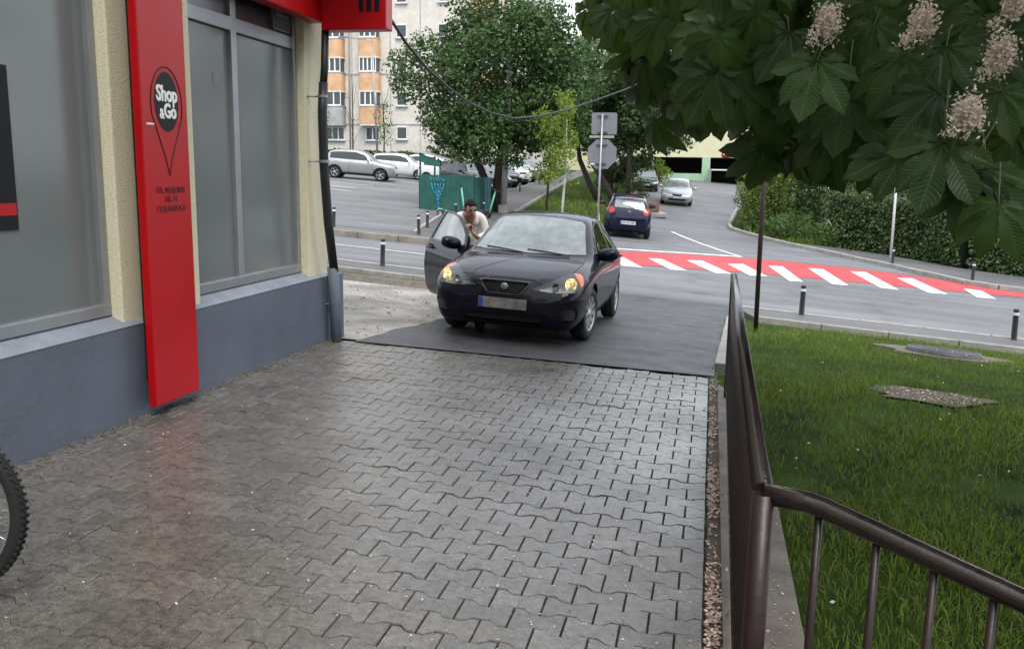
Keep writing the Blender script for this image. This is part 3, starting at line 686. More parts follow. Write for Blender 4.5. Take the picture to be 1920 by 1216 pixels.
        sm = [True] * len(fs) + [False] * (len(F) - len(fs)); me.polygons.foreach_set('use_smooth', sm)
        if not (wall or back): me.normals_split_custom_set_from_vertices([n[:] for n in NN])
        return link(name or lab, me, parent)
    def drop(s, lab):
        k = s.idx(lab); fs = [f for f in s.bm.faces if f.material_index == k]; bmesh.ops.delete(s.bm, geom=fs, context='FACES')
    def bvh(s): return BVHTree.FromBMesh(s.bm)

def rpoly(pts, r=.03, n=4):
    """round the corners of a polygon"""
    out = []; N = len(pts)
    for i in range(N):
        p = Vector(pts[i]); a = Vector(pts[i - 1]); b = Vector(pts[(i + 1) % N]); rr = r[i] if isinstance(r, (list, tuple)) else r
        la, lb = (a - p).length, (b - p).length; k = min(rr, la * .45, lb * .45)
        A = p + (a - p) / la * k; B = p + (b - p) / lb * k
        for j in range(n + 1):
            t = j / n; q = A * (1 - t) ** 2 + p * 2 * t * (1 - t) + B * t * t; out.append((q.x, q.y))
    return out
def strip(pl, w):
    """narrow closed polygon round a polyline (panel gaps)"""
    P = [Vector(p) for p in pl]; lft, rgt = [], []
    for i, p in enumerate(P):
        t = (P[min(i + 1, len(P) - 1)] - P[max(i - 1, 0)]).normalized(); n = Vector((-t.y, t.x)) * w / 2; lft.append(tuple(p + n)); rgt.append(tuple(p - n))
    return lft + rgt[::-1]

M_TYRE = mat('tyre_rubber', (.016, .016, .016), .8, var=.2, vscale=20, bump=.3, bscale=60)
M_ARCH = mat('wheel_well', (.008, .008, .008), .95, var=0)
M_TRIM = mat('black_trim', (.012, .012, .013), .45, var=.1, vscale=10, bump=.15, bscale=200)
M_SEAM = mat('panel_gap', (.003, .003, .003), .9, var=0)
M_CHROME = mat('chrome', (.75, .75, .76), .12, 1.0, var=0)
M_RIM = mat('wheel_silver', (.42, .43, .44), .35, .6, var=.1, vscale=12)
M_GLW = glass('windscreen_glass', (.20, .235, .235), 2.0, .25, .03, .45)  # pale mottled tint paints in sky reflection as well as wet mist
M_GLS = glass('side_glass', (.010, .014, .013), 1.55, .35)
M_GLD = glass('dark_glass', (.012, .015, .016), 1.75, .1)
M_SEAT = mat('seat_fabric', (.022, .022, .024), .9, var=.15, vscale=20)
M_LENS = glass('lamp_lens', (.14, .145, .145), 1.5, .8)
M_REFL = mat('lamp_reflector', (.34, .33, .31), .2, .8, var=.5, vscale=25)
M_LIT = mat('lamp_lit', (.95, .62, .25), .2, .5, var=.0)
def _glitter(m):
    N = m.node_tree.nodes; lk = m.node_tree.links.new; b = N['Principled BSDF']; t = N.new('ShaderNodeTexCoord'); v = N.new('ShaderNodeTexVoronoi'); v.inputs['Scale'].default_value = 55; lk(t.outputs['Object'], v.inputs['Vector'])
    r = N.new('ShaderNodeValToRGB'); r.color_ramp.elements[0].color = (.16, .09, .02, 1); r.color_ramp.elements[1].color = (1.0, .80, .38, 1); r.color_ramp.elements[0].position = .15; r.color_ramp.elements[1].position = .85
    sp_ = N.new('ShaderNodeSeparateColor'); lk(v.outputs['Color'], sp_.inputs[0]); lk(sp_.outputs[0], r.inputs['Fac']); lk(r.outputs['Color'], b.inputs['Emission Color']); lk(r.outputs['Color'], b.inputs['Base Color']); b.inputs['Emission Strength'].default_value = 1.1
_glitter(M_LIT)
M_AMB = mat('indicator_amber', (.75, .13, .02), .25, var=.2, vscale=30, emit=.06)
M_TAIL = mat('tail_lamp', (.36, .012, .018), .18, var=.15, vscale=25, spec=.6)
M_PLATE = mat('number_plate', (.62, .63, .66), .45, var=.1, vscale=9)
M_PBLUE = mat('plate_blue', (.02, .06, .30), .45, var=0)
M_PINK = mat('plate_ink', (.03, .03, .035), .5, var=0)

def paint(name, col, metal=.35, rough=.30, coat=1.0, drops=False):
    if name in MATS: return MATS[name]
    m = mat(name, col, rough, metal, var=.05, vscale=3, coat=coat, spec=.08 if max(col) < .1 else .5)
    m.node_tree.nodes['Principled BSDF'].inputs['Coat IOR'].default_value = 1.42
    if drops:
        N = m.node_tree.nodes; lk = m.node_tree.links.new; b = N['Principled BSDF']; t = N.new('ShaderNodeTexCoord')
        v = N.new('ShaderNodeTexVoronoi'); v.inputs['Scale'].default_value = 75; lk(t.outputs['Object'], v.inputs['Vector'])
        r = N.new('ShaderNodeMapRange'); r.inputs['From Min'].default_value = .0; r.inputs['From Max'].default_value = .28; r.inputs['To Min'].default_value = 1; r.inputs['To Max'].default_value = 0; lk(v.outputs['Distance'], r.inputs['Value'])
        bp = N.new('ShaderNodeBump'); bp.inputs['Strength'].default_value = .22; bp.inputs['Distance'].default_value = .003; lk(r.outputs['Result'], bp.inputs['Height'])
        lk(bp.outputs['Normal'], b.inputs['Coat Normal'])
    return m

def wheel(parent, x, y, R, rim_r, spokes=9, steer=0., w=.195, black=False, name='wheel', cap=True):
    e = bpy.data.objects.new(name, None); COL.objects.link(e); e.parent = parent; e.location = (x, y, R); sgn = 1 if y > 0 else -1
    e.rotation_euler = (0, 0, steer + (0 if sgn > 0 else PI))
    pr = [(rim_r - .012, -w / 2), (rim_r + .03, -w / 2 - .002), (R - .035, -w / 2 + .004), (R - .008, -w / 2 + .025), (R, -w / 2 + .05), (R, w / 2 - .05), (R - .008, w / 2 - .025), (R - .035, w / 2 - .004), (rim_r + .03, w / 2 + .002), (rim_r - .002, w / 2 - .006), (rim_r - .012, w / 2 - .03)]
    MB().lathe(pr, axis='y', n=40).build('tyre', M_TYRE, e)
    mb = MB(); f = w / 2 - .012
    mb.lathe([(rim_r, f - .002), (rim_r - .014, f + .004), (rim_r - .022, f - .008), (rim_r - .03, -w / 2 + .03)], axis='y', n=40)
    mb.lathe([(.001, f + .0), (.03, f + .002), (.05, f - .006), (.062, f - .02), (.062, f - .05)], axis='y', n=20)
    for k in range(spokes):
        a = 2 * PI * k / spokes; d = Vector((math.cos(a), 0, math.sin(a))); t = Vector((-math.sin(a), 0, math.cos(a)))
        w0, w1 = .020, .030 if spokes < 8 else .024
        p0 = d * .045 + Vector((0, f - .012, 0)); p1 = d * (rim_r - .014) + Vector((0, f - .004, 0)); Yv = Vector((0, -.018, 0))
        Q = [p0 - t * w0, p0 + t * w0, p1 + t * w1, p1 - t * w1]
        mb.add(Q + [q + Yv for q in Q], [(0, 1, 2, 3), (1, 0, 4, 5), (2, 1, 5, 6), (3, 2, 6, 7), (0, 3, 7, 4)])
    mb.build('rim', M_RIM if not black else M_TRIM, e)
    MB().lathe([(.001, f - .055), (rim_r - .02, f - .055)], axis='y', n=24).build('brake_disc', M_ARCH, e)
    return e

def well(car, parent, x, R, W):
    for s_ in (-1, 1):
        mb = MB()
        n = 20; V = []; F = []
        for j in range(n + 1):
            a = -PI * .12 + PI * 1.24 * j / n
            for yy in (W, W - .34): V.append((x + R * math.cos(a), s_ * yy, R * math.sin(a) + car.S['tyre'] + .0))
        for j in range(n): F.append((2 * j, 2 * j + 1, 2 * j + 3, 2 * j + 2))
        mb.add(V, F)
        mb.add([(x + R * math.cos(a), s_ * (W - .34), R * math.sin(a) + car.S['tyre']) for a in [PI * 2 * k / 20 for k in range(20)]], [tuple(range(20))])
        mb.build('wheel_well', M_ARCH, parent)
def arc_poly(cx_, cz, r, n=22, z0=-.2): 
    return [(cx_ + r * math.cos(a), cz + r * math.sin(a)) for a in [PI * (-.06) + PI * 1.12 * k / n for k in range(n + 1)]] + [(cx_ - r * .98, z0), (cx_ + r * .98, z0)]

def mirror_cap(parent, x, y, z, m, s=1.0, glassm=None):
    mb = MB(); sg = 1 if y > 0 else -1
    V = []; F = []; nu, nv = 10, 14
    for i in range(nu + 1):
        t = i / nu; a = t * PI
        for j in range(nv):
            b = 2 * PI * j / nv
            cx_, r = -math.cos(a), math.sin(a) ** .6
            # wide rounded housing, flat towards the rear
            px_ = .07 * r * math.cos(b); px_ = px_ if px_ > 0 else px_ * .35
            V.append((x + px_ * s, y + sg * (.115 * cx_ + .0) * s, z + (.072 * r * math.sin(b) + .012 * cx_) * s))
    for i in range(nu):
        for j in range(nv): F.append((i * nv + j, i * nv + (j + 1) % nv, (i + 1) * nv + (j + 1) % nv, (i + 1) * nv + j))
    mb.add(V, F, True)
    o = mb.build('door_mirror', m, parent)
    mb = MB(); mb.tube([(x - .005, y - sg * .09 * s, z - .04 * s), (x - .02, y - sg * .20 * s, z - .075 * s)], [.03 * s, .035 * s], 8); mb.build('mirror_arm', M_TRIM, o)
    MB().prism(ell(16, .092 * s, .052 * s), (0, 1, 0), (0, 0, 1), (.002, 0, 0), (x - .029 * s, y, z)).build('mirror_glass', M_GLD, o)
    return o
def place_car(root, x, y, heading, sz=1.0, sy_=1.0):
    """front axle centre on the ground at x,y; heading = direction the nose points (radians from +X)"""
    sx, sy = gslope(x, y)
    Z = Vector((-sx, -sy, 1)).normalized(); X = Vector((math.cos(heading), math.sin(heading), 0)); X = (X - Z * X.dot(Z)).normalized(); Yv = Z.cross(X)
    M = Matrix((X, Yv, Z)).transposed().to_4x4(); M.translation = (x, y, G(x, y) + .012); root.matrix_world = M @ Matrix.Diagonal((1, sy_, sz, 1))
def plate_part(parent, x, z, sgn, w=.52, h=.11, blurred=False, tilt=0.):
    p = MB().bbox(x - .008, x + .008, -w / 2, w / 2, z - h / 2, z + h / 2, .003).build('number_plate', M_PLATE if not blurred else mat('plate_smeared', (.15, .145, .15), .5, var=.4, vscale=9, col2=(.24, .225, .225)), parent)
    yl = w / 2 - .022                                     # blue band at the reader's left
    MB().box(x + sgn * .008, x + sgn * .010, sgn * (-yl - .02) if False else (-w / 2 + .004 if sgn > 0 else w / 2 - .048), (-w / 2 + .048 if sgn > 0 else w / 2 - .004), z - h / 2 + .004, z + h / 2 - .004).build('plate_band', M_PBLUE, p)
    if not blurred:
        mb = MB()
        for k, yy in enumerate((-.15, -.10, -.02, .03, .10, .15, .20)): mb.box(x + sgn * .008, x + sgn * .0105, sgn * yy - .016, sgn * yy + .016, z - .035 + (k % 3) * .006, z + .032)
        mb.build('plate_marks', M_PINK, p)['kind'] = 'stuff'
    else:
        MB().box(x + sgn * .008, x + sgn * .0098, -.13, -.095, z - .03, z + .03).build('plate_smudge', mat('smudge_orange', (.30, .16, .10), .5, var=.3, vscale=40), p)
    return p
# -------- dark hatchback in the driveway
IB = dict(L=4.05, ax=.87, tyre=.305,
 ztop=[(0,.50),(.02,.58),(.05,.64),(.09,.68),(.14,.71),(.25,.755),(.5,.825),(.8,.888),(1.0,.918),(1.12,.965),(1.3,1.085),(1.6,1.265),(1.9,1.395),(2.2,1.437),(2.5,1.445),(2.9,1.43),(3.3,1.385),(3.65,1.315),(3.75,1.28),(3.85,1.15),(3.93,1.0),(3.98,.92),(4.01,.80),(4.035,.68),(4.05,.58)],
 zb=[(0,.38),(.02,.27),(.06,.205),(.12,.175),(.3,.16),(.9,.16),(3.2,.18),(3.7,.22),(3.95,.30),(4.02,.38),(4.05,.46)],
 W=[(0,.46),(.02,.60),(.05,.69),(.1,.755),(.18,.795),(.3,.82),(.5,.838),(.9,.846),(2,.846),(3.1,.846),(3.6,.82),(3.85,.77),(3.98,.68),(4.03,.6),(4.05,.5)],
 zmid=[(0,.45),(.1,.47),(.5,.52),(.9,.56),(2,.60),(3.2,.62),(4.05,.52)],
 zbelt=[(0,.47),(.02,.53),(.05,.58),(.1,.625),(.2,.68),(.4,.745),(.7,.81),(1.0,.855),(1.3,.892),(2.0,.935),(2.8,.985),(3.4,1.01),(3.75,1.0),(3.9,.93),(4.0,.82),(4.05,.53)],
 wbelt=[(0,.32),(.05,.56),(.1,.65),(.2,.715),(.4,.755),(.7,.77),(1.0,.778),(1.3,.785),(2,.79),(2.8,.785),(3.4,.75),(3.75,.69),(3.9,.65),(4.0,.58),(4.05,.42)],
 zrail=[(0,.49),(.02,.56),(.05,.615),(.1,.66),(.2,.715),(.4,.782),(.7,.848),(1.0,.888),(1.15,.928),(1.35,1.03),(1.6,1.175),(1.9,1.315),(2.2,1.365),(2.5,1.375),(2.9,1.36),(3.3,1.315),(3.6,1.25),(3.75,1.19),(3.85,1.09),(3.93,.97),(3.98,.89),(4.05,.56)],
 wrail=[(0,.20),(.05,.38),(.1,.45),(.2,.51),(.4,.57),(.7,.63),(1.0,.685),(1.15,.70),(1.35,.683),(1.6,.648),(1.9,.595),(2.2,.57),(2.8,.558),(3.3,.535),(3.6,.51),(3.75,.50),(3.9,.52),(4.0,.5),(4.05,.3)])
P_NAVY = paint('paint_black_violet', (.003, .0027, .010), .0, .6, .6, True)
root = thing('hatchback_car', 'dark blue hatchback with lit headlamps and its passenger door open, on the driveway', 'car')
c = Car(IB, .028)
# wheel openings
for uu in (.87, 3.34): c.cut('hole', arc_poly(uu, .315, .345), 'side')
c.drop('hole')
# glass
ws = [(-.665, .955), (-.35, .940), (0, .935), (.35, .940), (.665, .955), (.545, 1.295), (.50, 1.335), (.25, 1.362), (0, 1.368), (-.25, 1.362), (-.50, 1.335), (-.545, 1.295)]
c.cut('windscreen', ws, 'front'); c.cut('cowl', [(-.675, .917), (0, .903), (.675, .917), (.67, .9545), (.35, .9395), (0, .9345), (-.35, .9395), (-.67, .9545)], 'front', ['body'])
fd = rpoly([(1.36, .938), (2.42, .98), (2.42, 1.335), (2.2, 1.33), (1.92, 1.275), (1.65, 1.165), (1.49, 1.075)], .02)
rd = rpoly([(2.51, 1.0), (3.12, 1.03), (3.36, 1.10), (3.28, 1.215), (3.0, 1.295), (2.51, 1.336)], .03)
c.cut('glass_front_left', fd, 'side', ['body'], 1); c.cut('glass_front_right', fd, 'side', ['body'], -1)
c.cut('glass_rear', rd, 'side', ['body'])
c.cut('glass_back', rpoly([(-.52, 1.0), (.52, 1.0), (.44, 1.24), (-.44, 1.24)], .05), 'rear', ['body'])
for sd_ in (1, -1):
    frame = [(1.32, .922), (2.465, .967), (2.465, 1.35), (2.2, 1.345), (1.90, 1.29), (1.63, 1.18), (1.46, 1.082)]
    if sd_ > 0: c.cut('pillar_trim', frame, 'side', ['body'], 1)
    c.cut('pillar_trim', rpoly([(2.465, .982), (3.14, 1.013), (3.40, 1.09), (3.30, 1.235), (3.0, 1.312), (2.465, 1.352)], .03), 'side', ['body'], sd_)
# lamps, grille, air intakes
HL = [(-.24, .595), (-.04, .576), (.22, .598), (.33, .668), (.385, .772), (.28, .78), (.08, .728), (-.12, .655)]
c30, s30 = math.cos(math.radians(35)), math.sin(math.radians(35))
for sg in (1, -1):
    view = ((-s30, sg * c30, 0), (0, 0, 1), (c30, sg * s30, 0))
    c.cut('headlamp%d' % sg, rpoly(HL, .03), view, ['body'])
    c.cut('indicator%d' % sg, rpoly([(.275, .645), (.33, .668), (.385, .772), (.30, .782), (.285, .74)], .015), view, ['headlamp%d' % sg])
    c.cut('corner_vent', rpoly([(.0 + .02, .40), (.22, .42), (.25, .30), (.05, .275)], .03), view, ['body'])
c.cut('grille_frame', rpoly([(-.288, .668), (.288, .668), (.185, .522), (-.185, .522)], .035), 'front', ['body'])
c.cut('grille', rpoly([(-.27, .656), (.27, .656), (.173, .534), (-.173, .534)], .03), 'front', ['grille_frame'])
c.cut('lower_intake', rpoly([(-.46, .315), (.46, .315), (.40, .225), (-.40, .225)], .03), 'front', ['body'])
for sg in (1, -1):
    c.cut('gap', strip([(sg * .18, .52), (sg * .32, .41), (sg * .52, .31)], .008), 'front', ['body'])
    c.cut('gap', strip([(.125, sg * .36), (.17, sg * .50), (.40, sg * .655), (.80, sg * .695), (1.02, sg * .69)], .008), 'top', ['body'])
c.cut('gap', strip([(-.42, .640), (-.3, .684), (0, .694), (.3, .684), (.42, .640)], .008), 'front', ['body'])
dl = [(1.24, .24), (1.20, .40), (1.215, .78), (1.30, .91)]
c.cut('gap', strip(dl, .008), 'side', ['body'], 1)
c.cut('gap', strip([(2.47, .24), (2.49, .60), (2.485, .98)], .008), 'side', ['body'])
c.cut('gap', strip([(2.62, .245), (2.9, .34), (3.08, .60), (3.30, .80), (3.34, 1.0)], .008), 'side', ['body'])
c.cut('gap', strip([(1.24, .235), (2.62, .245)], .008), 'side', ['body'], 1)
c.cut('gap', strip([(.62, .70), (.66, .60), (.57, .50)], .006), 'side', ['body'])
door_poly = [(1.20, .34), (1.24, .24), (2.40, .235), (2.468, .32), (2.475, 1.352), (2.2, 1.352), (1.90, 1.297), (1.62, 1.187), (1.42, 1.065), (1.30, .93), (1.215, .84)]
c.cut('door_right', door_poly, 'side', ['body', 'pillar_trim'], -1)
c.cut('tail_lamp', rpoly([(.50, .78), (.74, .82), (.74, .98), (.56, .96)], .03), 'rear', ['body']); c.cut('tail_lamp', rpoly([(-.50, .78), (-.74, .82), (-.74, .98), (-.56, .96)], .03), 'rear', ['body'])
bvh = c.bvh()
c.extract('body', P_NAVY, root)
o = c.extract('windscreen', M_GLW, root); 
c.extract('cowl', M_TRIM, root, push=-.006); c.extract('glass_front_left', M_GLS, root, 'side_window'); c.extract('glass_rear', M_GLS, root, 'side_window', half=2); c.extract('glass_back', M_GLD, root, 'rear_window')
c.extract('pillar_trim', M_TRIM, root, half=2); c.extract('gap', M_SEAM, root, 'panel_gap', push=-.003)['kind'] = 'stuff'; c.extract('tail_lamp', M_TAIL, root, half=2)
for sg in (1, -1):
    hl = c.extract('headlamp%d' % sg, M_LENS, root, 'headlamp')
    c.extract('headlamp%d' % sg, M_REFL, hl, 'reflector', push=-.05, wall=.0)
    c.extract('indicator%d' % sg, M_AMB, hl, 'indicator')
    D = Vector((c30, sg * s30, 0)); A_ = Vector((-s30, sg * c30, 0))
    for aa, bb, rr, mm in ((.165, .668, .070, M_LIT), (.0, .632, .042, M_REFL)):
        org = A_ * aa + Vector((0, 0, bb)) + D * 2; hit_ = bvh.ray_cast(org, -D)[0]
        bowl = MB(); bowl.lathe([(rr, 0), (rr * .8, -.02), (rr * .35, -.04), (.001, -.045)], (0, 0, 0), n=20)
        q = bowl.build('lamp_bowl', mm, hl); q.matrix_local = Matrix.Translation(hit_ - D * .012) @ D.to_track_quat('Z', 'Y').to_matrix().to_4x4()
c.extract('grille', M_ARCH, root, push=-.028); c.extract('grille_frame', mat('grille_frame', (.05, .05, .055), .3, .6, var=0), root, push=.004, wall=.03)
c.extract('corner_vent', M_TRIM, root, push=-.022, half=2); c.extract('lower_intake', M_ARCH, root, push=-.02)
mb = MB()
for k in range(5):
    z = .552 + k * .022; h_ = bvh.ray_cast(Vector((3, 0, z)), Vector((-1, 0, 0)))[0]; w = .162 + (z - .534) * .72
    mb.tube([(bvh.ray_cast(Vector((3, w * t, z)), Vector((-1, 0, 0)))[0] - Vector((.018, 0, 0))) for t in (-1, -.5, 0, .5, 1)], .0035, 6)
mb.build('grille_bars', M_TRIM, root)['kind'] = 'stuff'
for sg in (1, -1):
    mb = MB()
    for k in range(6):
        z = .30 + k * .018; pts = []
        for t in np.linspace(.06, .22, 6):
            h_ = bvh.ray_cast(Vector((-s30, sg * c30, 0)) * float(t) + Vector((0, 0, z)) + Vector((c30, sg * s30, 0)) * 2, Vector((-c30, -sg * s30, 0)))[0]; pts.append(h_ - Vector((c30, sg * s30, 0)) * .012)
        mb.tube(pts, .004, 5)
    mb.build('vent_bar', mat('vent_bar', (.03, .03, .034), .5, var=0), root)['kind'] = 'stuff'
hp = bvh.ray_cast(Vector((3, 0, .602)), Vector((-1, 0, 0)))[0]
MB().lathe([(.001, .012), (.035, .012), (.04, .004), (.04, -.01)], (hp.x - .006, 0, .602), 'x', 20).build('badge', mat('badge_grey', (.22, .22, .23), .35, .5, var=.3, vscale=40), root)
hp = bvh.ray_cast(Vector((3, 0, .425)), Vector((-1, 0, 0)))[0]
plate_part(root, hp.x + .008, .425, 1, blurred=True)
# door standing open
hinge = Vector((IB['ax'] - 1.205, -.825, 0)); DA = math.radians(40)
MD = Matrix.Translation(hinge) @ Matrix.Rotation(DA, 4, 'Z') @ Matrix.Translation(-hinge)
dr = c.extract('door_right', P_NAVY, root, 'door', M=MD, back=.055)
c.extract('glass_front_right', glass('door_glass', (.24, .28, .27), 1.9, .4, .03, .35), dr, 'door_window', M=MD, push=-.012)  # pale tint stands for sky reflected in the wet pane
def handle(parent, uu, z, sg, M=None):
    hh = bvh.ray_cast(Vector((IB['ax'] - uu, sg * 2, z)), Vector((0, -sg, 0)))[0]
    mb = MB(); mb.tube([hh + Vector((.10, sg * .0, 0)), hh + Vector((.085, sg * .028, 0)), hh + Vector((0, sg * .034, 0)), hh + Vector((-.085, sg * .028, 0)), hh + Vector((-.10, 0, 0))], [.012, .015, .016, .015, .012], 8)
    q = MB(); q.prism(ell(18, .085, .045), (1, 0, 0), (0, 0, 1), (0, sg * .003, 0), hh)
    if M is not None: mb.V = [tuple(M @ Vector(v)) for v in mb.V]; q.V = [tuple(M @ Vector(v)) for v in q.V]
    h0 = mb.build('door_handle', P_NAVY, parent); q.build('handle_recess', M_SEAM, h0); return h0
handle(dr, 2.30, .86, -1, MD); handle(root, 2.30, .86, 1); handle(root, 3.16, .90, 1)
mirror_cap(root, .87 - 1.48, .885, .965, P_NAVY, 1.12)
mm_ = mirror_cap(dr, .87 - 1.48, -.885, .965, P_NAVY, 1.12)
for o_ in [mm_] : o_.matrix_local = MD
sill = MB().bbox(-1.57, -.36, -.80, -.70, .19, .245, .01).build('sill', mat('sill_grey', (.14, .14, .15), .5, var=.1), root)
for k in (0, 1): well(c, root, -2.47 * k, .352, .80)
for (x, st_) in ((0, -.13), (-2.47, 0)):
    for sg in (1, -1): wheel(root, x, sg * .735, .305, .205, 10, st_)
# cabin
MB().add([(.0, -.70, .30), (-3.0, -.70, .30), (-3.0, .70, .30), (.0, .70, .30)], [(0, 1, 2, 3)]).build('cabin_floor', M_SEAT, root)
MB().bbox(-.62, -.30, -.66, .66, .62, .885, .05).build('dashboard', M_SEAT, root)
for sy_ in (.36, -.36):
    s_ = MB(); s_.bbox(-1.62, -1.12, sy_ - .24, sy_ + .24, .38, .56, .05); b_ = s_.build('seat', M_SEAT, root)
    q = MB(); q.bbox(-.06, .06, -.23, .23, 0, .62, .05); o_ = q.build('seat_back', M_SEAT, b_); o_.matrix_local = Matrix.Translation((-1.64, sy_, .5)) @ Matrix.Rotation(-.28, 4, 'Y')
    q = MB(); q.bbox(-.05, .05, -.12, .12, .64, .84, .04); o_ = q.build('headrest', M_SEAT, b_); o_.matrix_local = Matrix.Translation((-1.64, sy_, .5)) @ Matrix.Rotation(-.28, 4, 'Y')
MB().bbox(-2.75, -2.45, -.62, .62, .4, 1.0, .06).build('rear_bench', M_SEAT, root)
sw = [(-.70 + .07 * math.sin(a), .36 + .18 * math.cos(a), .90 + .16 * math.sin(a)) for a in [2 * PI * k / 24 for k in range(25)]]
MB().tube(sw, .014, 8).build('steering_wheel', M_TRIM, root)
for y0, y1 in ((.50, -.02), (-.05, -.52)):
    pts = [bvh.ray_cast(Vector((3, y0 + (y1 - y0) * t, .928 + .012 * math.sin(t * 2) + .03 * t)), Vector((-1, 0, 0)))[0] + Vector((.008, 0, .006)) for t in (0, .33, .66, 1)]
    MB().tube(pts, .007, 6).build('wiper', M_TRIM, root)
MB().bbox(-.93, -.905, -.10, .10, 1.27, 1.33, .01).build('rear_view_mirror', M_TRIM, root)
mb = MB(); mb.tube([(-1.9, 0, 1.43), (-2.05, 0, 1.52)], [.008, .004], 6); mb.build('aerial', M_TRIM, root)
place_car(root, -2.035, 9.30, math.radians(-90.5), .955, .965)
c.bm.free()
# ------------------------------------------------------------------ other cars
def gen_spec(L_, W_, H, ax, wb, R, hood=.80, cowl=1.05, cz=.98, r0=1.95, r1=3.2, belt=.95, deck=None, tail_u=None, clear=.18):
    hw = W_ / 2
    zt = [(0, .52), (.03, .62), (.08, hood - .10), (.15, hood - .045), (.3, hood), (cowl - .35, cz - .06), (cowl, cz), (cowl + .1, cz + .04), (r0 - .3, H - .16), (r0, H - .055), (r0 + .4, H), (r1, H - .03)]
    if deck is None: zt += [(L_ - .42, H - .10), (L_ - .30, H - .17), (L_ - .16, belt + .12), (L_ - .09, belt - .02), (L_ - .05, .82), (L_ - .015, .66), (L_, .56)]
    else: zt += [(r1 + .25, H - .09), (tail_u, deck + .02), (tail_u + .12, deck), (L_ - .12, deck - .02), (L_ - .05, .84), (L_ - .015, .66), (L_, .56)]
    zb = [(0, .42), (.02, .32), (.06, clear + .05), (.15, clear + .01), (.9, clear), (L_ - .8, clear + .01), (L_ - .2, clear + .08), (L_ - .03, .36), (L_, .46)]
    W = [(0, hw * .55), (.02, hw * .70), (.05, hw * .80), (.1, hw * .88), (.2, hw * .94), (.4, hw * .98), (.9, hw), (L_ - 1, hw), (L_ - .4, hw * .965), (L_ - .15, hw * .90), (L_ - .04, hw * .80), (L_, hw * .65)]
    u = np.linspace(0, L_, 90); T = pchip(zt, u)
    cab = np.clip((T - (belt + .02)) / (H - belt - .08), 0, 1)
    zr = [(float(a), float(t - .03 - .045 * k)) for a, t, k in zip(u, T, cab)]
    wtab = pchip(W, u)
    wr = [(float(a), float(w * (.80 - .12 * k))) for a, w, k in zip(u, wtab, cab)]
    zbelt = [(float(a), float(min(belt + .05 * (a / L_ - .4), t - .05 - .0 * k) if t < belt + .1 else belt + .05 * (a / L_ - .4))) for a, t, k in zip(u, T, cab)]
    zbelt = [(a, min(z, t2 - .012)) for (a, z), (_, t2) in zip(zbelt, zr)]
    wbelt = [(float(a), float(w * .925)) for a, w in zip(u, wtab)]
    return dict(L=L_, ax=ax, wb=wb, tyre=R, H=H, hw=hw, cowl=cowl, cz=cz, r0=r0, r1=r1, belt=belt, deck=deck, tail_u=tail_u, ztop=zt, zb=zb, W=W, zbelt=zbelt, wbelt=wbelt, zrail=zr, wrail=wr)
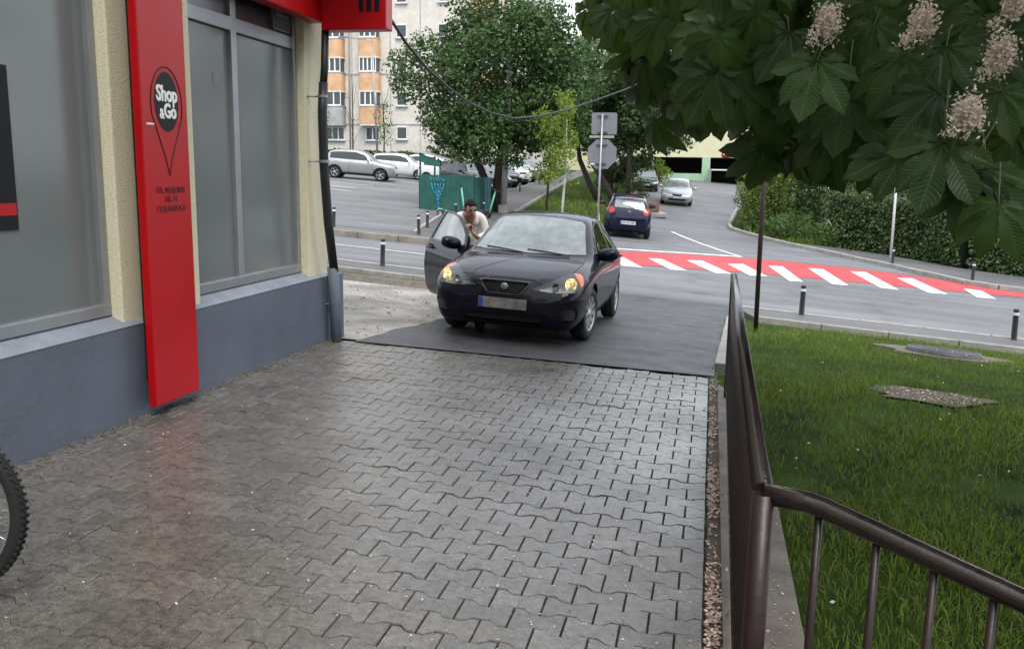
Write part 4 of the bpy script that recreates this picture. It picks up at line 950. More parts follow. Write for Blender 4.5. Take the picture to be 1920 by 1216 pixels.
def gen_car(name, label, S, pm_, group=None, front=True, rear=True, clad=False, du=.07, tails='block', dark_rim=False):
    root = thing(name, label, 'car', group=group)
    c = Car(S, du, (1, 1, 2, 3, 3, 4, 4, 3)); L_, R, wb = S['L'], S['tyre'], S['wb']; uf, ur = S['ax'], S['ax'] + wb
    for uu in (uf, ur):
        if clad: c.cut('cladding', arc_poly(uu, R, R + .10), 'side', ['body'])
        c.cut('hole', arc_poly(uu, R + .01, R + .045), 'side')
    c.drop('hole')
    U = lambda k, a: float(pchip(S[k], [a])[0])
    cowl, H, belt = S['cowl'], S['H'], S['belt']
    wb0, wt = U('wrail', cowl + .12) - .05, U('wrail', S['r0']) - .05; zt = H - .105
    c.cut('windscreen', rpoly([(-wb0, S['cz'] + .035), (0, S['cz'] + .012), (wb0, S['cz'] + .035), (wt, zt - .06), (wt * .8, zt - .01), (0, zt + .012), (-wt * .8, zt - .01), (-wt, zt - .06)], .03), 'front')
    if S['deck'] is None: zr0, zr1, wa, wb_ = belt + .10, H - .17, U('wrail', L_ - .2) - .05, U('wrail', L_ - .35) - .06
    else: zr0, zr1, wa, wb_ = S['deck'] + .04, H - .14, U('wrail', S['tail_u']) - .06, U('wrail', S['r1'] + .3) - .05
    c.cut('rear_window', rpoly([(-wa, zr0), (wa, zr0), (wb_, zr1), (-wb_, zr1)], .05), 'rear', ['body'])
    # side glass between belt and rail
    u0, u1 = cowl + .22, (L_ - .38 if S['deck'] is None else S['tail_u'] - .12)
    us = np.linspace(u0, u1, 16); top = [(float(a), U('zrail', a) - .045) for a in us]; bot = [(float(a), U('zbelt', a) + .035) for a in us]
    pts = [(a, z) for (a, z), (_, z0) in zip(top, bot) if z > z0 + .02]; lo = [(a, z0) for (a, z), (_, z0) in zip(top, bot) if z > z0 + .02]
    for sg in (1, -1):
        c.cut('side_window%d' % sg, lo + pts[::-1], 'side', ['body'], sg)
        bm_ = (lo[0][0] + lo[-1][0]) / 2 + .05
        c.cut('pillar', strip([(bm_, belt - .05), (bm_ + .02, H)], .09), 'side', ['side_window%d' % sg], sg)
        c.cut('gap', strip([(bm_ + .02, .28), (bm_ + .03, belt + .02)], .014), 'side', ['body'], sg); c.cut('gap', strip([(cowl + .12, .30), (cowl + .16, belt - .03)], .014), 'side', ['body'], sg)
        if clad: c.cut('cladding', [(uf, .10), (ur, .10), (ur, .36), (uf, .36)], 'side', ['body'], sg)
        vw = ((-s30, sg * c30, 0), (0, 0, 1), (c30, sg * s30, 0)); k = S['hw'] / .84; hz = S['ztop'][3][1]
        c.cut('headlamp%d' % sg, rpoly([(-.10 * k, hz - .10), (.12, hz - .125), (.36 * k, hz - .06), (.44 * k, hz + .02), (.2 * k, hz + .01), (0, hz - .03)], .03), vw, ['body'])
        if tails == 'round': c.cut('tail_lamp%d' % sg, ell(18, .105, .115, sg * .60, .955), 'rear', ['body'])
        else: c.cut('tail_lamp%d' % sg, rpoly([(sg * S['hw'] * .62, belt - .20), (sg * S['hw'] * .90, belt - .20), (sg * S['hw'] * .88, belt + .0), (sg * S['hw'] * .66, belt + .0)], .03), 'rear', ['body'])
    hz = S['ztop'][3][1]
    c.cut('grille', rpoly([(-.30, hz - .06), (.30, hz - .06), (.22, hz - .17), (-.22, hz - .17)], .03), 'front', ['body'])
    c.cut('lower_intake', rpoly([(-.50, .40), (.50, .40), (.46, .28), (-.46, .28)], .03), 'front', ['body'])
    if rear: c.cut('gap', strip([(-.62, belt - .38), (.62, belt - .38)], .014), 'rear', ['body']); 
    bv = c.bvh()
    c.extract('body', pm_, root); c.extract('windscreen', M_GLW, root); c.extract('rear_window', M_GLW if tails == 'round' else M_GLD, root)
    for sg in (1, -1):
        c.extract('side_window%d' % sg, M_GLD, root, 'side_window'); c.extract('headlamp%d' % sg, mat('lamp_clear', (.42, .43, .44), .12, .3, var=.3, vscale=14), root, 'headlamp'); c.extract('tail_lamp%d' % sg, M_TAIL, root, 'tail_lamp', push=.004)
    for k, m_ in (('pillar', M_TRIM), ('gap', M_SEAM), ('grille', M_ARCH), ('lower_intake', M_ARCH), ('cladding', M_TRIM)):
        if k in ('pillar', 'cladding'): c.extract(k, m_, root, {'pillar': 'pillar_trim'}.get(k, k), push=.006 if k == 'cladding' else 0., half=2); continue
        o = c.extract(k, m_, root, {'gap': 'panel_gap', 'pillar': 'pillar_trim'}.get(k, k), push={'gap': -.003, 'grille': -.015, 'lower_intake': -.015, 'cladding': .006}.get(k, 0))
        if o and k == 'gap': o['kind'] = 'stuff'
    h1 = bv.ray_cast(Vector((5, 0, .47)), Vector((-1, 0, 0)))[0]
    if front: plate_part(root, h1.x + .008, .47, 1)
    h2 = bv.ray_cast(Vector((-9, 0, .56)), Vector((1, 0, 0)))[0]
    if rear: plate_part(root, h2.x - .010, .56, -1)
    for k in (0, 1): well(c, root, -wb * k, R + .05, S['hw'] - .05)
    for x in (0, -wb):
        for sg in (1, -1): wheel(root, x, sg * (S['hw'] - .11), R, R * .67, 5, 0)
    for sg in (1, -1): mirror_cap(root, S['ax'] - cowl - .42, sg * (S['hw'] + .09), belt + .06, pm_, 1.05)
    MB().bbox(-wb + .2, -.45, -S['hw'] + .16, S['hw'] - .16, .35, belt - .12, .05).build('cabin_trim', M_SEAT, root)
    for sy_ in (.36, -.36): MB().bbox(-1.75, -1.60, sy_ - .22, sy_ + .22, belt - .2, belt + .32, .06).build('seat_back', M_SEAT, root)
    for sg in (1, -1):
        for uu in ((bm_ - .12), (bm_ + .75)):
            hh = bv.ray_cast(Vector((S['ax'] - uu, sg * 2, belt - .09)), Vector((0, -sg, 0)))[0]
            if hh: MB().bbox(hh.x - .09, hh.x + .09, hh.y - .015, hh.y + .015, hh.z - .018, hh.z + .018, .008).build('door_handle', pm_, root)
    root['_wb'] = wb; c.bm.free(); return root, bv
def repaint(root, m_):
    for ch in root.children:
        if ch.name.split('.')[0] in ('body', 'door_mirror', 'door_handle'):
            ch.material_slots[0].link = 'OBJECT'; ch.material_slots[0].material = m_
PP_BLUE = paint('paint_dark_blue', (.004, .005, .024), .05, .4); P_SIL = paint('paint_silver', (.36, .37, .38), .6, .32); P_WHI = paint('paint_white', (.68, .69, .70), .0, .35)
P_DGR = paint('paint_graphite', (.035, .038, .042), .5, .3); P_BLK = paint('paint_black', (.010, .010, .011), .2, .25); P_RDW = paint('paint_pale_red', (.35, .10, .08), .2, .35); P_BEI = paint('paint_champagne', (.40, .38, .34), .5, .33)
HATCH = gen_spec(3.92, 1.65, 1.47, .80, 2.46, .295, hood=.78, cowl=.98, cz=.97, r0=1.78, r1=2.9, belt=.955)
SEDAN = gen_spec(4.68, 1.78, 1.44, .95, 2.67, .315, hood=.74, cowl=1.22, cz=.94, r0=2.10, r1=3.1, belt=.90, deck=1.02, tail_u=4.02)
SUVS = gen_spec(4.10, 1.76, 1.62, .83, 2.59, .33, hood=.92, cowl=1.12, cz=1.06, r0=1.95, r1=3.2, belt=1.03, clear=.24)
polo, bv = gen_car('hatchback_car', 'dark blue hatchback seen from behind, parked at the mouth of the side street', HATCH, PP_BLUE, du=.045, tails='round')
hh = bv.ray_cast(Vector((-9, 0, .94)), Vector((1, 0, 0)))[0]
bd = MB().lathe([(.052, -.004), (.052, .006), (.044, .006), (.044, -.004)], (0, 0, 0), 'x', 24).build('badge', M_CHROME, polo); bd.location = (hh.x - .004, 0, .94)
for pts in ([(-.030, .030), (0, -.004), (.030, .030)], [(-.036, .014), (-.016, -.034), (0, .0), (.016, -.034), (.036, .014)]):
    MB().tube([(-.004, y, z) for y, z in pts], .0045, 6).build('badge_stroke', M_CHROME, bd)
hw_ = bv.ray_cast(Vector((-9, .1, 1.10)), Vector((1, 0, 0)))[0]
MB().tube([hw_ + Vector((-.01, -.1, -.02)), hw_ + Vector((-.015, -.42, .0))], .010, 6).build('rear_wiper', M_TRIM, polo)
MB().bbox(hh.x + .40, hh.x + .43, -.14, .14, 1.415, 1.44, .006).build('brake_light', M_TAIL, polo)
place_car(polo, -3.2, 33.15, math.radians(97))
sil, bv = gen_car('saloon_car', 'silver saloon facing the camera on the side street below the garage', SEDAN, P_SIL, du=.06)
place_car(sil, -2.02, 50.6, math.radians(-87)); 
suv, bv = gen_car('crossover_car', 'silver crossover with black wheel arches, nearest of the cars left of the bin shelter', SUVS, P_SIL, clad=True, du=.06)
place_car(suv, -18.55, 47.4, math.radians(12))
GP = 'cars parked in the lot'
def car_copy(src, name, label, x, y, h, m_, group=None):
    r = copy_tree(src); r.name = name; setp(r, label)
    if group: r['group'] = group
    elif 'group' in r: del r['group']
    repaint(r, m_); place_car(r, x, y, math.radians(h)); return r
w1, bv = gen_car('hatchback_car', 'white hatchback partly hidden behind the silver crossover', HATCH, P_WHI, du=.07)
place_car(w1, -17.7, 51.6, math.radians(10))
car_copy(w1, 'hatchback_car', 'white hatchback beyond the first white hatchback, nose by the bin shelter', -16.5, 54.6, 8, P_WHI)
car_copy(w1, 'hatchback_car', 'pale red car at the left, half hidden by the shop downpipe', -23.2, 48.5, 10, P_RDW)
car_copy(w1, 'hatchback_car', 'white car whose roof shows above the green bin shelter', -13.9, 49.5, -5, P_WHI)
car_copy(sil, 'saloon_car', 'dark green car behind the round bush by the side street', -4.7, 62.5, -84, paint('paint_dark_green', (.03, .042, .040), .4, .3))
car_copy(suv, 'crossover_car', 'black car nearest along the far walkway, behind the grey post', -12.00, 44.9, -42, P_BLK)
car_copy(w1, 'hatchback_car', 'dark graphite car, second in the row along the far walkway', -12.20, 48.6, -42, P_DGR)
car_copy(w1, 'hatchback_car', 'black hatchback, third in the row along the far walkway', -12.40, 52.2, -42, P_BLK)
car_copy(suv, 'crossover_car', 'white car, fourth in the row along the far walkway', -12.60, 55.8, -42, P_WHI)
car_copy(suv, 'crossover_car', 'champagne car, fifth in the row along the far walkway', -12.90, 59.8, -42, P_BEI)
car_copy(w1, 'hatchback_car', 'black car, farthest in the row along the far walkway', -13.20, 64.0, -42, P_BLK)
car_copy(w1, 'hatchback_car', 'white car behind the clipped hedge on the right', 11.0, 38.0, 185, P_WHI)

# ------------------------------------------------------------------ person
def skin_mesh(joints, edges, radii, sub=2):
    me = bpy.data.meshes.new('t'); me.from_pydata([tuple(j) for j in joints], edges, []); o = bpy.data.objects.new('t', me); COL.objects.link(o)
    md = o.modifiers.new('s', 'SKIN'); md.use_smooth_shade = True
    for i, r in enumerate(radii): me.skin_vertices[0].data[i].radius = (r, r) if not isinstance(r, tuple) else r
    me.skin_vertices[0].data[0].use_root = True
    s2 = o.modifiers.new('b', 'SUBSURF'); s2.levels = sub; s2.render_levels = sub
    dg = bpy.context.evaluated_depsgraph_get(); m2 = bpy.data.meshes.new_from_object(o.evaluated_get(dg)); bpy.data.objects.remove(o); return m2
M_SKIN = mat('skin', (.36, .19, .13), .5, var=.12, vscale=14); M_CARD = mat('cardigan_white', (.66, .64, .60), .85, var=.1, vscale=18, bump=.4, bscale=60)
M_TOP = mat('pale_pink_top', (.66, .52, .55), .8, var=.08, vscale=12); M_HAIR = mat('dark_hair', (.006, .0055, .006), .65, spec=.2, var=.3, vscale=30, bump=.4, bscale=90); M_TROU = mat('dark_trousers', (.03, .032, .04), .85, var=.15, vscale=12)
wm = thing('person', 'woman with dark tied hair in a white cardigan standing behind the open car door', 'person')
hc = on_depth(880, 388, 11.55); gz = G(hc.x, hc.y + .2)
wm.location = (hc.x, hc.y, gz); wm.rotation_euler = (math.radians(5), 0, math.radians(20)); hz = hc.z - gz      # head centre above ground
# local: -Y faces the camera
J = [(0, .20, .84), (0, .17, 1.0), (0, .12, hz - .21), (0, .08, hz - .12), (0, .02, hz - .06), (0, -.005, hz),
     (.17, .10, hz - .14), (.235, .04, hz - .36), (.10, -.16, hz - .38), (.015, -.20, hz - .29),
     (-.17, .10, hz - .14), (-.25, .09, hz - .36), (-.24, -.08, hz - .56), (-.22, -.15, hz - .62),
     (.095, .20, .78), (.10, .17, .44), (.10, .20, .07), (.10, .06, .03), (-.095, .20, .78), (-.10, .20, .44), (-.10, .22, .07), (-.10, .08, .03)]
Ed = [(0, 1), (1, 2), (2, 3), (3, 4), (4, 5), (3, 6), (6, 7), (7, 8), (8, 9), (3, 10), (10, 11), (11, 12), (12, 13), (0, 14), (14, 15), (15, 16), (16, 17), (0, 18), (18, 19), (19, 20), (20, 21)]
Rr = [(.155, .11), (.135, .10), (.15, .10), (.075, .07), (.052, .05), (.06, .06), .058, .043, .032, .026, .058, .043, .034, .027, .085, .06, .045, .035, .085, .06, .045, .035]
body = skin_mesh(J, Ed, Rr)
parts = [body]
# head with brow, nose and chin, bowed towards the hands
def head_mesh():
    V = []; F = []; nu, nv = 22, 28
    for i in range(nu + 1):
        th = PI * i / nu
        for j in range(nv):
            ph = 2 * PI * j / nv; x, y, z = math.sin(th) * math.sin(ph), -math.sin(th) * math.cos(ph), math.cos(th)
            k = 1 - .18 * max(0, -z) ** 1.5 * (1 if True else 0)
            X, Y, Z = x * .074 * k, y * .095, z * .115
            if y < 0:
                Y -= .022 * math.exp(-((x / .16) ** 2 + ((z + .12) / .20) ** 2)) * (-y)      # nose
                Y += .010 * math.exp(-(((abs(x) - .36) / .16) ** 2 + ((z - .12) / .13) ** 2)) * (-y)   # eye hollows
                Y -= .006 * math.exp(-((x / .25) ** 2 + ((z + .48) / .10) ** 2)); Y -= .010 * math.exp(-((x / .3) ** 2 + ((z + .80) / .15) ** 2))
            V.append((X, Y, Z))
    for i in range(nu):
        for j in range(nv): F.append((i * nv + j, (i + 1) * nv + j, (i + 1) * nv + (j + 1) % nv, i * nv + (j + 1) % nv))
    return V, F
HM = Matrix.Translation((.0, -.035, hz)) @ Matrix.Rotation(math.radians(20), 4, 'Z') @ Matrix.Rotation(math.radians(26), 4, 'X')
hv, hf = head_mesh()
def hand(o, ax, up, sgn):
    ms = []; o = Vector(o); ax = Vector(ax).normalized(); up = Vector(up); up = (up - ax * up.dot(ax)).normalized(); sd_ = ax.cross(up)
    j = [o, o + ax * .05]; e = [(0, 1)]; r = [(.030, .016), (.036, .014)]
    ms.append(skin_mesh(j, e, r, 1))
    for k, l in enumerate((.062, .072, .068, .055)):
        b = o + ax * .06 + sd_ * (k - 1.5) * .019; ms.append(skin_mesh([b - ax * .015, b + ax * l * .45, b + ax * l * .7 - up * l * .3, b + ax * l * .75 - up * l * .55], [(0, 1), (1, 2), (2, 3)], [.0095, .009, .0085, .0075], 1))
    b = o + ax * .015 + sd_ * sgn * .028; ms.append(skin_mesh([b, b + ax * .03 + sd_ * sgn * .02, b + ax * .055 + sd_ * sgn * .012 - up * .01], [(0, 1), (1, 2)], [.012, .010, .008], 1)); return ms
parts += hand(J[9], (-.4, -.1, .75), (0, -1, .3), 1) + hand(J[13], (.1, -.4, -.6), (0, -1, 0), -1)
AV, AF = [], []
def addm(V_, F_):
    b = len(AV); AV.extend([tuple(v) for v in V_]); AF.extend([tuple(i + b for i in f) for f in F_])
for m_ in parts: addm([v.co[:] for v in m_.vertices], [list(p.vertices) for p in m_.polygons])
addm([HM @ Vector(v) for v in hv], hf)
tmp = link('t', mkmesh('t', AV, AF, M_SKIN)); rm = tmp.modifiers.new('r', 'REMESH'); rm.mode = 'VOXEL'; rm.voxel_size = .007; rm.use_smooth_shade = True
sm_ = tmp.modifiers.new('s', 'SMOOTH'); sm_.factor = .5; sm_.iterations = 2
dg = bpy.context.evaluated_depsgraph_get(); bme = bpy.data.meshes.new_from_object(tmp.evaluated_get(dg)); bpy.data.objects.remove(tmp)
bme.materials.clear()
for m_ in (M_SKIN, M_CARD, M_TOP, M_TROU): bme.materials.append(m_)
for p_ in bme.polygons:
    c_ = p_.center; ax_ = abs(c_.x); k_ = 0
    if c_.z < .86 and c_.z > .09: k_ = 3
    elif c_.z < hz - .085 and not (c_.y < -.10 and c_.z > .9):
        front = c_.y < J[3][1] + .02
        vneck = c_.z > hz - .27 + 1.9 * ax_
        if front and vneck and c_.z > hz - .30: k_ = 0
        elif front and c_.z > hz - .36 + 1.7 * ax_ and ax_ < .09: k_ = 2
        elif front and ax_ < .035: k_ = 2
        else: k_ = 1
        if ax_ < .058 and c_.z > hz - .115: k_ = 0
    p_.material_index = k_
bo = link('body', bme, wm)
def cloth(name, ids, grow, m_, extra=()):
    mp_ = {a: i for i, a in enumerate(ids)}; ee = [(mp_[a], mp_[b]) for a, b in Ed if a in mp_ and b in mp_]
    rr = [tuple(q + grow for q in (Rr[i] if isinstance(Rr[i], tuple) else (Rr[i], Rr[i]))) for i in ids]
    m2 = skin_mesh([J[i] for i in ids], ee, rr); m2.materials.clear(); m2.materials.append(m_); return link(name, m2, wm)
J2 = list(J)
cd_ = cloth('cardigan', [0, 1, 2, 3, 6, 7, 8, 10, 11, 12], .013, M_CARD)
# keep the cardigan open in front: delete the front wedge at the neck
bm = bmesh.new(); bm.from_mesh(cd_.data)
kill = [f for f in bm.faces if f.calc_center_median().y < J[3][1] + .01 and abs(f.calc_center_median().x - .0) < .05 and f.calc_center_median().z > 1.02 - .0]
bmesh.ops.delete(bm, geom=kill, context='FACES'); bm.to_mesh(cd_.data); bm.free()
sl = cd_.modifiers.new('s', 'SOLIDIFY'); sl.thickness = .008
tp = cloth('top', [0, 1, 2, 3], .010, M_TOP)
bm = bmesh.new(); bm.from_mesh(tp.data); bmesh.ops.delete(bm, geom=[f for f in bm.faces if f.calc_center_median().z > hz - .25 + 1.6 * abs(f.calc_center_median().x)], context='FACES'); bm.to_mesh(tp.data); bm.free()
cloth('trousers', [0, 14, 15, 16, 18, 19, 20], .014, M_TROU)
# hair: cap over the skull, parted and tied behind
hv2 = []; hf2 = []
V0 = [Vector(v) for v in hv]
keep = lambda v: (v.z > .046 + .35 * max(0, -v.y - .03)) or (v.y > -.028 and v.z > -.045) or (v.y > .03 and v.z > -.085)
idm = {}
for f in hf:
    if all(keep(V0[i]) for i in f):
        q = []
        for i in f:
            if i not in idm: idm[i] = len(hv2); hv2.append(HM @ (V0[i] * 1.13 + Vector((0, .004, .004))))
            q.append(idm[i])
        hf2.append(q)
hr = link('hair', mkmesh('hair', hv2, hf2, M_HAIR, True), wm); sl = hr.modifiers.new('s', 'SOLIDIFY'); sl.thickness = .014
MB().lathe([(.001, .042), (.026, .036), (.042, .015), (.045, -.01), (.03, -.034), (.001, -.04)], HM @ Vector((0, .115, .015)), n=16).build('hair_knot', M_HAIR, wm)
for sx_ in (-1, 1):
    MB().prism(ell(12, .013, .006), HM.to_3x3() @ Vector((1, 0, 0)), HM.to_3x3() @ Vector((0, 0, 1)), HM.to_3x3() @ Vector((0, -.004, 0)), HM @ Vector((sx_ * .029, -.083, .012))).build('eye', M_HAIR, wm)
    MB().prism(ell(10, .017, .0035), HM.to_3x3() @ Vector((1, 0, -.1 * sx_)), HM.to_3x3() @ Vector((0, 0, 1)), HM.to_3x3() @ Vector((0, -.004, 0)), HM @ Vector((sx_ * .030, -.089, .030))).build('eyebrow', M_HAIR, wm)
    MB().prism(ell(14, .016, .028), HM.to_3x3() @ Vector((0, 1, 0)), HM.to_3x3() @ Vector((0, 0, 1)), HM.to_3x3() @ Vector((sx_ * .012, 0, 0)), HM @ Vector((sx_ * .071, .008, -.005))).build('ear', M_SKIN, wm)
MB().prism(ell(14, .024, .007), HM.to_3x3() @ Vector((1, 0, 0)), HM.to_3x3() @ Vector((0, 0, 1)), HM.to_3x3() @ Vector((0, -.004, 0)), HM @ Vector((0, -.097, -.055))).build('lips', mat('lips', (.26, .07, .06), .4, var=0), wm)
ph = thing('phone', 'small dark red phone held in the hand of the woman in the cardigan', 'phone')
ph.location = wm.matrix_basis @ Vector((J[9][0] - .02, J[9][1] - .05, J[9][2] + .065)); 
MB().bbox(-.016, .016, -.005, .005, -.030, .030, .004).build('case', mat('phone_case', (.10, .02, .04), .4, var=0), ph)
# ------------------------------------------------------------------ street furniture
M_BOL = mat('bollard_black', (.014, .014, .016), .45, var=.2, vscale=20); M_BAND = mat('reflective_white', (.72, .72, .72), .4, var=.08)
M_GALV = mat('galvanised_steel', (.33, .34, .35), .42, .6, var=.15, vscale=8); M_SIGNB = mat('sign_back_grey', (.20, .22, .245), .45, .35, var=.08, vscale=6)
def bollard(x, y, label, dz=0., group='black kerbside bollards', h=.51):
    b = thing('bollard', label, 'bollard', (x, y, G(x, y) + dz), 0, group)
    b.rotation_euler = (random.uniform(-.03, .03), random.uniform(-.03, .03), 0)
    MB().lathe([(.001, .0), (.05, 0), (.045, .01), (.042, h - .10)], n=18).build('post', M_BOL, b)
    MB().lathe([(.044, h - .105), (.044, h - .06)], n=18).build('reflective_band', M_BAND, b)
    MB().lathe([(.042, h - .06), (.043, h - .02), (.036, h - .004), (.001, h)], n=18).build('cap', M_BOL, b)
for x, y, dz, l in [(-5.96, 15.2, .03, 'black bollard on the near kerb between the shop corner and the open car door'), (1.58, 15.22, .03, 'black bollard beyond the lawn next to the thin rusty pole'), (4.88, 15.22, .03, 'black bollard beyond the lawn at the right edge of the picture'),
                    (-9.62, 21.1, .13, 'black bollard on the far kerb beside the shop downpipe'), (-7.45, 21.6, .13, 'black bollard on the far kerb just left of the open car door'), (-8.42, 25.2, .04, 'black bollard behind the far kerb one, in front of the bin shelter'),
                    (5.75, 29.75, .10, 'black bollard at the foot of the pale pole by the hedge'), (7.25, 26.45, .10, 'black bollard in front of the hedge, right of the pale pole'), (-9.55, 32.0, .03, 'black bollard against the green bin shelter behind the woman'),
                    (-8.95, 33.9, .03, 'black bollard left of the big tree trunk'), (-10.4, 43.3, .03, 'black bollard on the far walkway right of the grey post'), (-10.75, 48.8, .03, 'farthest black bollard on the walkway by the parked cars')]:
    bollard(x, y, l, dz)
# stop sign and priority plate seen from behind
sp = thing('stop_sign', 'backs of an octagonal stop sign and a square plate on one steel pole', 'sign', (-3.28, 25.6, G(-3.28, 25.6)))
zt = 4.0; gz = G(-3.28, 25.6)
top = on_y(1130, 214, 25.6); bot = Vector((-3.28, 25.6, gz))
def spz(py): return on_y(1126, py, 25.6).z - gz
MB().tube([(0, 0, -.1), (top.x + 3.28, 0, spz(214))], .03, 12).build('pole', M_GALV, sp)
zc = spz(289); r_ = .84 / 2 / math.cos(PI / 8); k_ = (top.x + 3.28) / spz(214)
MB().prism([(r_ * math.cos(PI / 8 + i * PI / 4), r_ * math.sin(PI / 8 + i * PI / 4)) for i in range(8)], (1, 0, 0), (0, 0, 1), (0, .006, 0), (k_ * zc + .03, .05, zc)).build('octagon_plate', M_SIGNB, sp)
z1, z0 = spz(211), spz(252)
MB().prism(rpoly([(-.37, z0), (.37, z0), (.37, z1), (-.37, z1)], .06), (1, 0, 0), (0, 0, 1), (0, .006, 0), (k_ * z1 + .05, .05, 0)).build('square_plate', M_SIGNB, sp)
MB().box(-.36 + k_ * z0, .36 + k_ * z0, .03, .05, z0 - .10, z0 - .03).build('lower_strip', mat('strip_white', (.5, .5, .5), .5, var=.3, vscale=30, col2=(.2, .2, .22)), sp)
for zz in (zc + .26, zc - .28, z1 - .10, z0 + .05):
    mb = MB(); mb.box(k_ * zz - .14, k_ * zz + .16, -.0, .048, zz - .02, zz + .02); mb.build('clamp', mat('clamp_dark', (.08, .085, .09), .5, .5, var=0), sp)
MB().box(k_ * zc - .30, k_ * zc - .19, .045, .049, zc - .30, zc - .265).build('sticker', M_LET, sp)
# thin rusty pole with a red plate
bp_ = thing('rusty_pole', 'thin rusty pole with a red plate standing at the end of the lawn', 'pole', (.71, 12.7, G(.71, 12.7)))
M_RUST = mat('rusty_iron', (.030, .018, .014), .7, var=.4, vscale=12, bump=.3, bscale=80)
MB().tube([(0, 0, -.1), (-.02, 0, 1.6), (-.04, 0, 3.35)], .034, 10).build('pole', M_RUST, bp_)
MB().prism([(-.22, 2.90), (-.02, 3.12), (-.02, 2.80)], (1, 0, 0), (0, 0, 1), (0, .008, 0), (0, -.04, 0)).build('red_plate', mat('plate_red', (.55, .02, .015), .45, var=.1), bp_)
MB().prism([(-.30, 3.12), (.26, 3.12), (-.02, 3.60)], (1, 0, 0), (0, 0, 1), (0, .008, 0), (0, -.045, 0)).build('upper_plate', MATS['plate_red'], bp_)
# pale pole by the hedge
lp = thing('pale_pole', 'pale steel pole rising from the pavement in front of the clipped hedge', 'pole', (5.69, 29.75, G(5.69, 29.75) + .1))
MB().tube([(0, 0, -.1), (-.05, 0, 3.4)], .04, 12).build('pole', mat('pole_white', (.55, .55, .54), .45, var=.12, vscale=5), lp)
MB().lathe([(.001, -.005), (.30, -.005), (.30, .005), (.001, .005)], (-.05, -.05, 3.3), 'y', 28).build('round_plate', mat('sign_blue', (.02, .07, .30), .4, var=0), lp)
# grey post by the big tree, lamp post by the flats
gp = thing('grey_post', 'stout grey post standing by the trunk of the big tree', 'post', (-8.43, 35.1, G(-8.43, 35.1)))
MB().tube([(0, 0, -.1), (.09, 0, 2.7), (.2, 0, 6.5)], [.135, .12, .10], 14).build('shaft', mat('post_grey', (.30, .30, .31), .7, var=.2, vscale=4, bump=.2), gp)
MB().bbox(-.17, .17, -.17, .17, -.1, .35, .02).build('foot', MATS['post_grey'], gp)
ll = thing('street_lamp', 'tall thin street lamp with a side arm in front of the flats', 'street lamp', (-25.6, 64.5, G(-25.6, 64.5)))
MB().tube([(0, 0, 0), (-.2, 0, 5), (-.35, 0, 9.4)], [.09, .07, .05], 10).build('pole', M_GALV, ll)
MB().tube([(-.35, 0, 9.4), (-.9, 0, 9.55), (-2.6, 0, 9.75)], .035, 8).build('arm', M_GALV, ll); MB().bbox(-3.1, -2.5, -.12, .12, 9.70, 9.82, .03).build('lamp_head', M_SIGNB, ll)
# bin shelter of green sheet metal with blue graffiti
M_GRN = mat('sheet_green', (.018, .105, .085), .5, .2, var=.22, vscale=1.5, bump=.15, bscale=20, col2=(.03, .135, .11)); M_GRF = mat('graffiti_blue', (.03, .30, .52), .5, var=.15, vscale=6)
bs = thing('bin_shelter', 'green corrugated bin shelter with blue graffiti in front of the parking lot', 'shelter', (-11.5, 33.4, .02))
def corr(x0, x1, z0, z1, y=0., along='x', pitch=.10, amp=.012):
    n = int(abs(x1 - x0) / pitch * 4); V = []; F = []
    for i in range(n + 1):
        t = x0 + (x1 - x0) * i / n; q = amp * (1, 1, -1, -1)[i % 4]
        for z in (z0, z1): V.append((t, y + q, z) if along == 'x' else (y + q, t, z))
    for i in range(n): F.append((2 * i, 2 * i + 2, 2 * i + 3, 2 * i + 1))
    return MB().add(V, F)
for a, b in ((0, .81), (.81, 1.62), (1.62, 2.26)): corr(a + .004, b - .004, .18, 1.56, 0).build('sheet_panel', M_GRN, bs)
corr(0, 2.2, .18, 1.50, 2.28, 'y').build('side_panel', M_GRN, bs); corr(0, 2.2, .18, 1.52, -.02, 'y').build('side_panel', M_GRN, bs)
corr(2.45, 2.75, .2, 1.5, .9).build('rear_panel', mat('sheet_teal', (.06, .16, .19), .5, .2, var=.15, vscale=3), bs)
for x_, y_, h_ in ((.02, .03, 2.42), (.85, .03, 2.15), (.02, 1.9, 2.4), (2.28, .03, 1.62)): MB().box(x_ - .03, x_ + .03, y_ - .03 + .05, y_ + .03 + .05, 0, h_).build('post', M_GRN, bs)
MB().add([(.0, -.02, 2.08), (.88, -.02, 1.86), (.88, -.02, 2.10), (.0, -.02, 2.42)], [(0, 1, 2, 3)]).build('fascia', M_GRN, bs).modifiers.new('s', 'SOLIDIFY').thickness = .02
MB().obox((.55, .95, 2.32), (1.5, 0, -.36), (0, 2.1, 0), (0, 0, .03)).build('roof_sheet', mat('roof_grey', (.45, .46, .47), .5, .3, var=.1), bs)
MB().bbox(-.5, 1.3, -.3, .5, -.02, .17, .02).build('plinth', mat('base_brown', (.14, .085, .06), .85, var=.3, vscale=5, bump=.3), bs)
MB().bbox(-1.15, 0.05, .3, 1.2, .05, .26, .02).build('slab', M_KERBD, bs)
